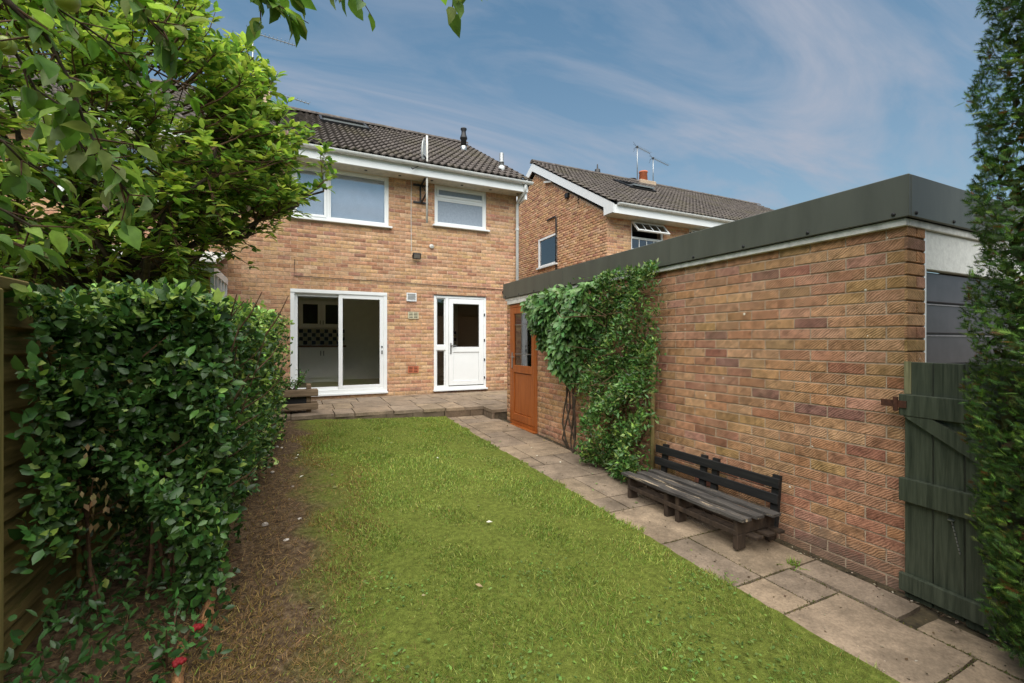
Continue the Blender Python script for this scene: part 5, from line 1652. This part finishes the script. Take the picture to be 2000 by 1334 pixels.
for k in range(16):
    a = random.uniform(0, 6.28); e = Vector((math.cos(a) * random.uniform(.05, .24), math.sin(a) * .13, random.uniform(.1, .34)))
    st_.tube([(random.uniform(-.1, .1), 0, -.02), e * .5, e], [.005, .004, .002], 4)
    for q in range(14): lp.append(e * random.uniform(.35, 1.05) + Vector((random.uniform(-.04, .04), random.uniform(-.04, .04), random.uniform(-.03, .04))))
st_.build('stem', M['twig'], pl)
P = np.array([tuple(v) for v in lp]); n = len(P)
foliage('leaves', pl, LEAF_S, P, rdir(n, .3), rdir(n, .6), rng.uniform(.035, .065, n), cols((92, 134, 66), n), M['leaf_dull'], stuff=False)

# ------------------------------------------------------------------ climbers on the garage
cr = empty('wall_creeper', (3.12, 4.72, pz(4.7)), label='large-leaved dark green creeper spilling from the wall beside the garage door', cat='creeper')
st_ = MB()
for k in range(6):
    yb_ = 4.70 + .16 * k / 5; pts_ = [Vector((3.06 + .02 * k, yb_, .02))]
    for q in range(9):
        pts_.append(Vector((3.10 + .03 * math.sin(q * 1.3 + k), yb_ + .10 * math.sin(q * .8 + k * 1.7) + .03 * q * (k - 2) * .3, .02 + (q + 1) * .2)))
    st_.tube(pts_, [.013 - .0008 * q for q in range(10)], 6)
st_.build('stem', M['bark'], cr)
n = 5600
y = 4.15 + 1.62 * rng.random(n); z = .95 + 1.2 * rng.random(n)
low = 1.50 - .62 * np.clip(1 - np.abs(y - 4.7) / .6, 0, 1) + .14 * np.sin(y * 9)
keep = (z > low) & (z < 2.13 - .10 * np.clip(y - 5.2, 0, 1)) & ~((y > 5.62) & (z > 1.98))
y, z, low = y[keep], z[keep], low[keep]; n = len(y)
bulge = .34 * np.clip((z - low) / .35, .25, 1) * np.clip((2.2 - z) / .18, .45, 1) * (1 - .35 * np.clip((y - 5.4) / .4, 0, 1)) + .05 * np.sin(y * 8 + z * 6)
x = 3.20 - bulge * (1 - np.abs(rng.normal(0, .22, n)).clip(0, 1)) - .02
P = np.stack([x, y, z], 1)
Nn = norm(np.tile([-1, -.35, .55], (n, 1)) + rng.normal(0, .45, (n, 3)))
D = norm(np.tile([-.35, -.15, -.75], (n, 1)) + rng.normal(0, .5, (n, 3)))
S_, W_ = rng.uniform(.065, .125, n), rng.uniform(.075, .13, n)
od = np.argsort(P[:, 0]); f1, f2 = od[:300], od[300:]
leaf_parts(cr, LEAF, P[f1], D[f1], Nn[f1], S_[f1], W_[f1], (98, 132, 74), M['leaf_gloss'])
foliage('foliage', cr, LEAF, P[f2], D[f2], Nn[f2], S_[f2], cols((98, 132, 74), len(f2), .28, .08), M['leaf_gloss'], W_[f2])
reroot(cr)

py = empty('pyracantha', (3.05, 3.75, pz(3.75)), label='small-leaved bushy shrub trained up the garage wall behind the bench', cat='shrub')
st_ = MB(); tips = []
for k in range(12):
    yb_ = 3.62 + .03 * k; pts_ = [Vector((3.08, yb_, 0))]
    ty_ = 3.28 + 1.35 * ((k * 5) % 12) / 12.0; h_ = random.uniform(1.2, 2.05)
    for q in range(8):
        s_ = (q + 1) / 8.0
        pts_.append(Vector((3.10 + .05 * math.sin(q + k), yb_ + (ty_ - yb_) * s_ + .06 * math.sin(q * 1.9 + k), h_ * s_)))
    st_.tube(pts_, [.017 - .0018 * q for q in range(9)], 6); tips += pts_[1:]
for k in range(90):
    a = random.choice(tips); dd = Vector((-random.uniform(.2, 1), random.uniform(-.9, .9), random.uniform(-.2, .8))).normalized() * random.uniform(.12, .34)
    b_ = a + dd
    if b_.z > 1.95: b_.z = 1.95
    st_.tube([a, a + dd * .5, b_], [.005, .004, .002], 4); tips.append(b_)
st_.build('stem', M['twig'], py)
n = 46000
y = 3.22 + 1.5 * rng.random(n); z = .05 + 2.1 * rng.random(n)
wgt = np.clip(1.15 - np.abs((y - 3.85 - .12 * np.sin(z * 5)) / .72) ** 2, 0, 1) * np.clip(.25 + 1.0 * np.abs(np.sin(z * 3.3 + y * 2.0)), .15, 1) * np.clip(.55 + .45 * np.sin(y * 14 + z * 4) * np.sin(z * 13 - y * 5), .12, 1)
wgt = np.where((z < 1.15) & (y > 4.25), 0, wgt)
keep = rng.random(n) < wgt
y, z = y[keep], z[keep]; n = len(y)
bul = .15 + .24 * np.clip(np.sin(z * 2.4 + .3), .1, 1) + .07 * np.sin(y * 9 + z * 8)
x = 3.19 - bul * np.abs(1 - np.abs(rng.normal(0, .28, n)))
P = np.stack([x, y, z + .04], 1)
foliage('foliage', py, LEAF_S, P, norm(np.tile([-.5, -.2, .35], (n, 1)) + rng.normal(0, .6, (n, 3))), norm(np.tile([-.7, -.3, .8], (n, 1)) + rng.normal(0, .5, (n, 3))), rng.uniform(.034, .066, n),
        np.where(rng.random((n, 1)) < .22, cols((132, 156, 80), n), cols((82, 116, 58), n)), M['leaf_gloss'], rng.uniform(.03, .055, n))
reroot(py)
for (yy, h_, lb) in ((3.39, 1.45, 'tall round wooden stake against the wall at the end of the bench'), (4.42, 1.0, 'shorter wooden stake between the two wall shrubs')):
    tag(MB().tube([(3.13, yy, pz(yy) - .03), (3.135, yy + .01, h_ * .5), (3.15, yy, h_)], [.024, .023, .022], 10).build('wooden_stake', M['stake'], None, True), lb, 'stake')

# ------------------------------------------------------------------ trees
def limb(mb_, p0, p1, r0, r1, n=6, wob=.06, sides=7):
    p0, p1 = Vector(p0), Vector(p1); L_ = (p1 - p0).length
    pts_ = []
    for k in range(n + 1):
        t_ = k / n; p = p0.lerp(p1, t_)
        p += Vector((random.uniform(-1, 1), random.uniform(-1, 1), random.uniform(-.5, 1))) * wob * L_ * math.sin(math.pi * t_)
        pts_.append(p)
    mb_.tube(pts_, [r0 + (r1 - r0) * k / n for k in range(n + 1)], sides)
    return pts_


def magnolia():
    random.seed(21)
    T = Vector((-1.95, 6.35, .1))
    t = empty('magnolia_tree', T, label='leafy magnolia tree with pale pink blossoms behind the hedge and fence', cat='tree')
    tr = MB()
    trunk = limb(tr, T, T + Vector((.1, -.1, 1.75)), .13, .10, 6, .03, 10)
    top = trunk[-1]
    C0 = Vector((-1.95, 6.1, 3.75))
    ends = []
    for k in range(22):
        a = k * 2.399; el = random.uniform(-.2, 1.35)
        d = Vector((math.cos(a) * math.cos(el), math.sin(a) * math.cos(el), math.sin(el)))
        e = top + Vector((d.x * 1.95, d.y * 1.6, d.z * 2.45 + .25))
        if e.x > -.62 + 1.05 * min(1, max(0, (e.z - 2.65) / .75)) - .3 or (e.z < 2.6 and e.x > -1.3): continue
        pts_ = limb(tr, top + Vector((0, 0, -random.uniform(0, .5))), e, .045, .012, 7, .07)
        for q in range(3, 8):
            for w_ in range(4):
                b0 = pts_[q]
                dd = (b0 - C0).normalized() * .7 + Vector((random.gauss(0, .6), random.gauss(0, .6), random.gauss(.15, .5)))
                ee = b0 + dd.normalized() * random.uniform(.4, .9)
                ends.append((b0, ee))
    for k in range(470):
        v = Vector((random.gauss(0, 1), random.gauss(0, 1), random.gauss(0, 1))).normalized()
        if v.z < -.75 or (v.y > .55 and random.random() < .7): continue
        q_ = C0 + Vector((v.x * 1.95, v.y * 1.65, v.z * 1.75)) * random.uniform(.72, 1.0)
        if q_.z < 2.1: continue
        b0 = q_ - Vector((v.x, v.y, v.z)) * random.uniform(.35, .6) - Vector((0, 0, .12))
        ends.append((b0, q_))
    # long low branch reaching out in front of the house
    for (e, r_) in (((.35, 6.55, 3.45), .03), ((.05, 6.1, 3.1), .028), ((-.25, 6.5, 4.1), .03), ((-.6, 6.9, 4.8), .03)):
        pts_ = limb(tr, top + Vector((0, 0, .1)), e, .05, .012, 9, .04)
        for q in range(4, 10):
            for w_ in range(4):
                b0 = pts_[q]; dd = Vector((random.gauss(.35, .5), random.gauss(-.1, .6), random.gauss(.2, .45)))
                ends.append((b0, b0 + dd.normalized() * random.uniform(.2, .5)))
    tw = MB(); P, D, Nn = [], [], []; blooms = []
    for (a, b) in ends:
        lim = -.62 + 1.05 * min(1, max(0, (b.z - 2.65) / .75)) - .55 * min(1, max(0, (b.z - 3.9) / .8))
        if b.x > lim or (b.z < 2.5 and b.x > -.9): continue
        tw.tube([a, a.lerp(b, .5) + Vector((0, 0, -.03)), b], [.011, .008, .004], 5, False)
        dv = (b - a).normalized()
        for k in range(6):
            e = a.lerp(b, random.uniform(.2, 1.0)); dd = (dv + Vector((random.gauss(0, .6), random.gauss(0, .6), random.gauss(.25, .5)))).normalized()
            f = e + dd * random.uniform(.12, .28)
            tw.tube([e, f], [.005, .003], 4, False)
            for q in range(random.randint(6, 9)):
                an = q * 2.4; s_ = random.uniform(.25, 1.05)
                o1 = Vector((math.cos(an), math.sin(an), random.uniform(-.1, .7)))
                ld_ = (dd * .55 + o1 * .9).normalized()
                P.append(tuple(e.lerp(f, s_))); D.append(tuple(ld_)); Nn.append((random.gauss(0, .35), random.gauss(0, .35) - .1, 1))
            if random.random() < .012: blooms.append(f)
    tr.build('trunk', M['bark'], t, True)
    tag(tw.build('twigs', M['twig'], t), kind='stuff')
    P, D, Nn = np.array(P), np.array(D), np.array(Nn, float); n = len(P)
    D[:, 2] -= .12
    C = cols((140, 166, 76), n, .22, .08)
    lt = cols((178, 196, 92), n, .16, .06); dk = cols((100, 134, 66), n, .2, .08)
    r = rng.random((n, 1)); C = np.where(r < .3, lt, C); C = np.where(r > .72, dk, C)
    S_, W_ = rng.uniform(.08, .15, n), rng.uniform(.08, .13, n)
    od = np.argsort(P[:, 0] ** 2 + P[:, 1] ** 2 - 3 * (P[:, 2] > 2.2)); f1, f2 = od[:300], od[300:]
    leaf_parts(t, LEAF, P[f1], D[f1], Nn[f1], S_[f1], W_[f1], (140, 166, 76), M['leaf'])
    foliage('crown', t, LEAF, P[f2], D[f2], Nn[f2], S_[f2], C[f2], M['leaf'], W_[f2])
    pet = MB()
    for k, f in enumerate(blooms[:26]):
        b_ = MB()
        for q in range(6):
            an = q * 1.05; v0 = Vector((math.cos(an), math.sin(an), 0))
            s1 = Vector((-v0.y, v0.x, 0)) * .018
            b_.add([f + Vector((0, 0, -.01)), f + v0 * .022 - s1 + Vector((0, 0, .025)), f + v0 * .03 + Vector((0, 0, .055)), f + v0 * .022 + s1 + Vector((0, 0, .025))], [(0, 1, 2, 3)])
        b_.build('blossom', M['petal'], t)
    reroot(t)
    print('magnolia leaves', n)


magnolia()


def apple():
    random.seed(8)
    T = Vector((-1.75, .75, 0))
    t = empty('apple_tree', T, label='apple tree with green fruit whose branches hang in from the top left', cat='tree')
    tr = MB()
    tp = limb(tr, T, T + Vector((.15, .1, 1.9)), .11, .085, 6, .02, 10)[-1]
    # limbs (world points) that lead into the picture
    mains = [
        [tp, (-1.5, 1.2, 2.6), (-1.05, 1.75, 2.75), (-.72, 1.95, 2.42), (-.62, 2.02, 2.15), (-.54, 2.08, 1.98)],
        [tp, (-1.5, 1.3, 2.9), (-.95, 1.9, 2.98), (-.45, 2.05, 2.92), (-.2, 2.08, 2.86), (-.08, 2.1, 2.84)],
        [tp, (-1.7, 1.4, 2.3), (-1.45, 1.95, 2.15), (-1.1, 2.2, 2.0), (-.85, 2.35, 1.86)],
        [tp, (-1.3, .9, 3.0), (-.5, 1.45, 3.1), (.25, 1.75, 3.04), (.54, 1.85, 2.98), (.66, 1.86, 3.0)],
        [tp, (-1.6, 1.3, 2.7), (-1.25, 1.9, 2.75), (-.95, 2.2, 2.55), (-.78, 2.3, 2.28), (-.66, 2.38, 2.1)],
        [tp, (-1.4, 1.3, 3.0), (-.9, 1.75, 3.05), (-.4, 1.9, 3.0), (.05, 1.95, 2.97), (.2, 1.98, 2.95)],
        [tp, (-1.8, 1.3, 2.5), (-1.6, 1.9, 2.45), (-1.3, 2.4, 2.35), (-1.0, 2.7, 2.2)],
        [tp, (-1.7, 1.2, 2.2), (-1.35, 1.7, 1.98), (-1.05, 2.0, 1.85), (-.9, 2.15, 1.80)],
        [tp, (-1.6, 1.4, 2.9), (-1.3, 2.0, 2.95), (-1.0, 2.4, 2.85), (-.7, 2.6, 2.75), (-.5, 2.7, 2.7)],
        [tp, (-1.7, 1.5, 2.4), (-1.4, 2.0, 2.4), (-1.15, 2.3, 2.3), (-.95, 2.4, 2.15)],
        [tp, (-1.6, 1.2, 2.8), (-1.2, 1.6, 2.85), (-.85, 1.75, 2.75), (-.55, 1.85, 2.6), (-.4, 1.9, 2.5)],
    ]
    leaves = []
    tw = MB()
    for mi, m in enumerate(mains):
        pts_ = [Vector(p) for p in m]; fine = []
        for k in range(len(pts_) - 1):
            for q in range(5): fine.append(pts_[k].lerp(pts_[k + 1], q / 5) + Vector((random.gauss(0, .008), random.gauss(0, .008), random.gauss(0, .008))))
        fine.append(pts_[-1]); N_ = len(fine)
        rr = [max(.0045, .04 * (1 - k / (N_ * .72))) for k in range(N_)]
        tr.tube(fine, rr, 7)
        for k in range(6, N_):
            c = fine[k]; dv = (fine[min(k + 1, N_ - 1)] - fine[k - 1]).normalized()
            for q in range(2):
                if random.random() < (.85 if mi not in (3,) else .5):
                    dd = (dv * .5 + Vector((random.gauss(0, .6), random.gauss(0, .6), random.gauss(-.1, .5)))).normalized()
                    e = c + dd * random.uniform(.05, .16)
                    tw.tube([c, c.lerp(e, .5), e], [.0035, .003, .002], 4, False)
                    for w_ in range(random.randint(2, 4)):
                        l0 = c.lerp(e, random.uniform(.4, 1.0))
                        ld_ = (dd * .6 + Vector((random.gauss(0, .6), random.gauss(0, .6), random.gauss(-.55, .45)))).normalized()
                        leaves.append((l0, ld_))
            if random.random() < .5:
                leaves.append((c, (dv * .3 + Vector((random.gauss(0, .5), random.gauss(0, .5), random.gauss(-.8, .3)))).normalized()))
    tr.build('trunk', M['bark'], t, True)
    tag(tw.build('twigs', M['twig'], t), kind='stuff')
    # leaves nearest the lens are single parts, the rest one mass
    def dist(l): return (l[0] - Vector((0, 0, 1.45))).length
    leaves.sort(key=dist)
    tv = np.array([(0, 0, 0), (0, .12, .0), (-.2, .28, .09), (.2, .28, .07), (0, .30, -.02), (-.25, .5, .10), (.25, .5, .08), (0, .52, -.04), (-.17, .76, .03), (.17, .76, .05), (0, .76, -.07), (0, 1, -.17)], float)
    tf = np.array([(1, 4, 2), (1, 3, 4), (2, 4, 7), (2, 7, 5), (4, 3, 6), (4, 6, 7), (5, 7, 10), (5, 10, 8), (7, 6, 9), (7, 9, 10), (8, 10, 11), (10, 9, 11)])
    vis = []; rest = []
    for l in leaves:
        d = l[0]; xc = d.x * .9022 - d.y * .4313; dp_ = d.x * .4313 + d.y * .9022
        inside = dp_ > .4 and abs(xc / dp_) < 1.15 and (d.z - 1.45) / dp_ < .80
        (vis if inside and len(vis) < 300 else rest).append(l)
    vars_ = []
    for s_ in range(10):
        vv = tv.copy(); vv[:, 0] *= rng.uniform(.9, 1.3); vv[:, 2] += .10 * rng.normal() * (vv[:, 1] ** 2); vv += rng.normal(0, .012, vv.shape)
        c = cols([(110, 142, 68), (94, 128, 58), (130, 158, 78), (122, 148, 90)][s_ % 4], 1, .12)[0]
        vars_.append(tri_mesh('leaf', vv, tf, M['leaf'], np.tile(c.clip(0, 1), (len(vv), 1)), True))
    for k, (p, d) in enumerate(vis):
        o = link('leaf', vars_[k % 10], t)
        d = Vector(d); nn = Vector((random.gauss(0, .5), random.gauss(0, .5) - .3, 1))
        xa = d.cross(nn).normalized(); za = xa.cross(d)
        s_ = random.uniform(.06, .115)
        m4 = Matrix((xa, d, za)).transposed().to_4x4(); m4 = Matrix.Translation(p) @ m4 @ Matrix.Diagonal((s_, s_, s_, 1))
        o.matrix_basis = m4
    if rest:
        P = np.array([tuple(l[0]) for l in rest]); D = np.array([tuple(l[1]) for l in rest]); n = len(P)
        foliage('crown', t, (tv, tf), P, D, np.tile([0, -.2, 1.], (n, 1)) + rng.normal(0, .4, (n, 3)), rng.uniform(.055, .1, n), cols((92, 124, 56), n), M['leaf'])
    for (p, r_) in (((-.795, 2.154, 2.575), .03), ((-.70, 2.05, 2.615), .038), ((-.915, 2.21, 2.49), .03)):
        a = MB().lathe([(.001, -.88 * r_), (.35 * r_, -.95 * r_), (.8 * r_, -.65 * r_), (r_, 0), (.9 * r_, .5 * r_), (.5 * r_, .88 * r_), (.15 * r_, .8 * r_)], p, 16)
        a = a.build('apple', M['apple'], t, True)
        MB().tube([(p[0], p[1], p[2] + .7 * r_), (p[0], p[1] + .01, p[2] + 1.8 * r_)], .002, 5).build('stalk', M['twig'], a)
    reroot(t)
    print('apple leaves', len(vis), len(rest))


apple()


def conifer():
    random.seed(3)
    cx_, cy_ = 3.06, .40
    t = empty('conifer', (cx_, cy_, 0), label='tall dark green columnar conifer at the right edge in front of the gate', cat='tree')
    MB().tube([(0, 0, -.1), (0, 0, 2), (0, 0, 4.4)], [.09, .06, .02], 8).build('trunk', M['bark'], t, True)
    def rad(z): return np.interp(z, [0.0, .12, .5, 1.3, 2.2, 3.0, 3.8, 4.6, 5.0], [.34, .53, .60, .63, .62, .575, .46, .2, .03])
    # spray: a flat fan of scale-leaf shoots
    vs, fs = [], []
    def shoot(x0, y0, x1, y1, w):
        dx, dy = x1 - x0, y1 - y0; L_ = math.hypot(dx, dy); px_, py_ = -dy / L_ * w, dx / L_ * w
        b = len(vs); mx_, my_ = x0 + dx * .55, y0 + dy * .55
        vs.extend([(x0, y0, 0), (mx_ + px_, my_ + py_, .02), (mx_ - px_, my_ - py_, .02), (x1, y1, -.03)])
        fs.extend([(b, b + 2, b + 1), (b + 1, b + 2, b + 3)])
    shoot(0, 0, 0, 1, .06)
    for k in range(4):
        y = .12 + k * .19; l = .46 - .06 * k
        for s_ in (-1, 1):
            b = len(vs); vs.extend([(0, y - .05, 0), (0, y + .06, 0), (s_ * l * .7, y + l * .8, -.02 * s_)]); fs.append((b, b + 1, b + 2) if s_ < 0 else (b + 1, b, b + 2))
    tmpl = (np.array(vs, float), np.array(fs))
    n = 84000
    z = .04 + 4.8 * rng.random(n) ** 1.05; a = rng.uniform(0, 2 * math.pi, n)
    face = rng.random(n) < .72          # more on the side that the garden sees
    a = np.where(face, rng.normal(math.radians(200), .95, n), a)
    r = rad(z) * (1 + .03 * np.sin(a * 7 + z * 5) + .03 * np.sin(z * 13 + a * 3) + .02 * np.sin(z * 29 + a * 11)) - np.abs(rng.normal(0, .04, n))
    P = np.stack([r * np.cos(a), r * np.sin(a), z], 1)
    out_ = np.stack([np.cos(a), np.sin(a), np.zeros(n)], 1)
    tang = np.stack([-np.sin(a), np.cos(a), np.zeros(n)], 1) * np.where(rng.random(n) < .5, 1, -1)[:, None]
    D = norm(out_ * .28 + tang * .6 + np.array([0, 0, .3]) + rng.normal(0, .3, (n, 3)))
    Nn = norm(out_ * .7 + rng.normal(0, .55, (n, 3)))
    C = cols((68, 98, 42), n, .36, .1); lt = cols((122, 152, 66), n, .2); br = cols((110, 78, 40), n, .25)
    q = rng.random((n, 1)); C = np.where(q < .20, lt, C); C = np.where(q > .955, br, C)
    foliage('crown', t, tmpl, P, D, Nn, rng.uniform(.022, .055, n), C, M['leaf_dull'])
    # dense dead inner growth
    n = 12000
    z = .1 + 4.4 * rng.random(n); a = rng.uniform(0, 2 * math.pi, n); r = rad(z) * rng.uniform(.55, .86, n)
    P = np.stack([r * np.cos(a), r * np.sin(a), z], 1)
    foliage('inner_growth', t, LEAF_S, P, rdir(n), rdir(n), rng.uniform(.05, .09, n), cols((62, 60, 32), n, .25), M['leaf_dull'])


conifer()


def reflection_hedge():  # unseen hedge, added so the patio door reflects dark foliage
    t = empty('reflection_hedge', (1.0, -7.5, -.1), label='tall dark hedge added unseen behind the viewer for the door reflections', cat='hedge')
    n = 9000
    x = -9 + 20 * rng.random(n); z = 4.6 * rng.random(n) * (1 + .12 * np.sin(x * 1.3) + .08 * np.sin(x * 3.1)); y = .35 * np.sin(x * 2 + z) - np.abs(rng.normal(0, .2, n)) + .2
    P = np.stack([x - 1.0, y, z], 1)
    foliage('foliage', t, LEAF_S, P, rdir(n), norm(np.tile([0, .8, .5], (n, 1)) + rng.normal(0, .5, (n, 3))), rng.uniform(.15, .3, n), cols((84, 104, 52), n), M['leaf_dull'])
    MB().box(-10, 10, -.7, -.25, 0, 3.9).build('inner_growth', M['soil'], t)  # plain dark box filling the core of the added hedge


reflection_hedge()
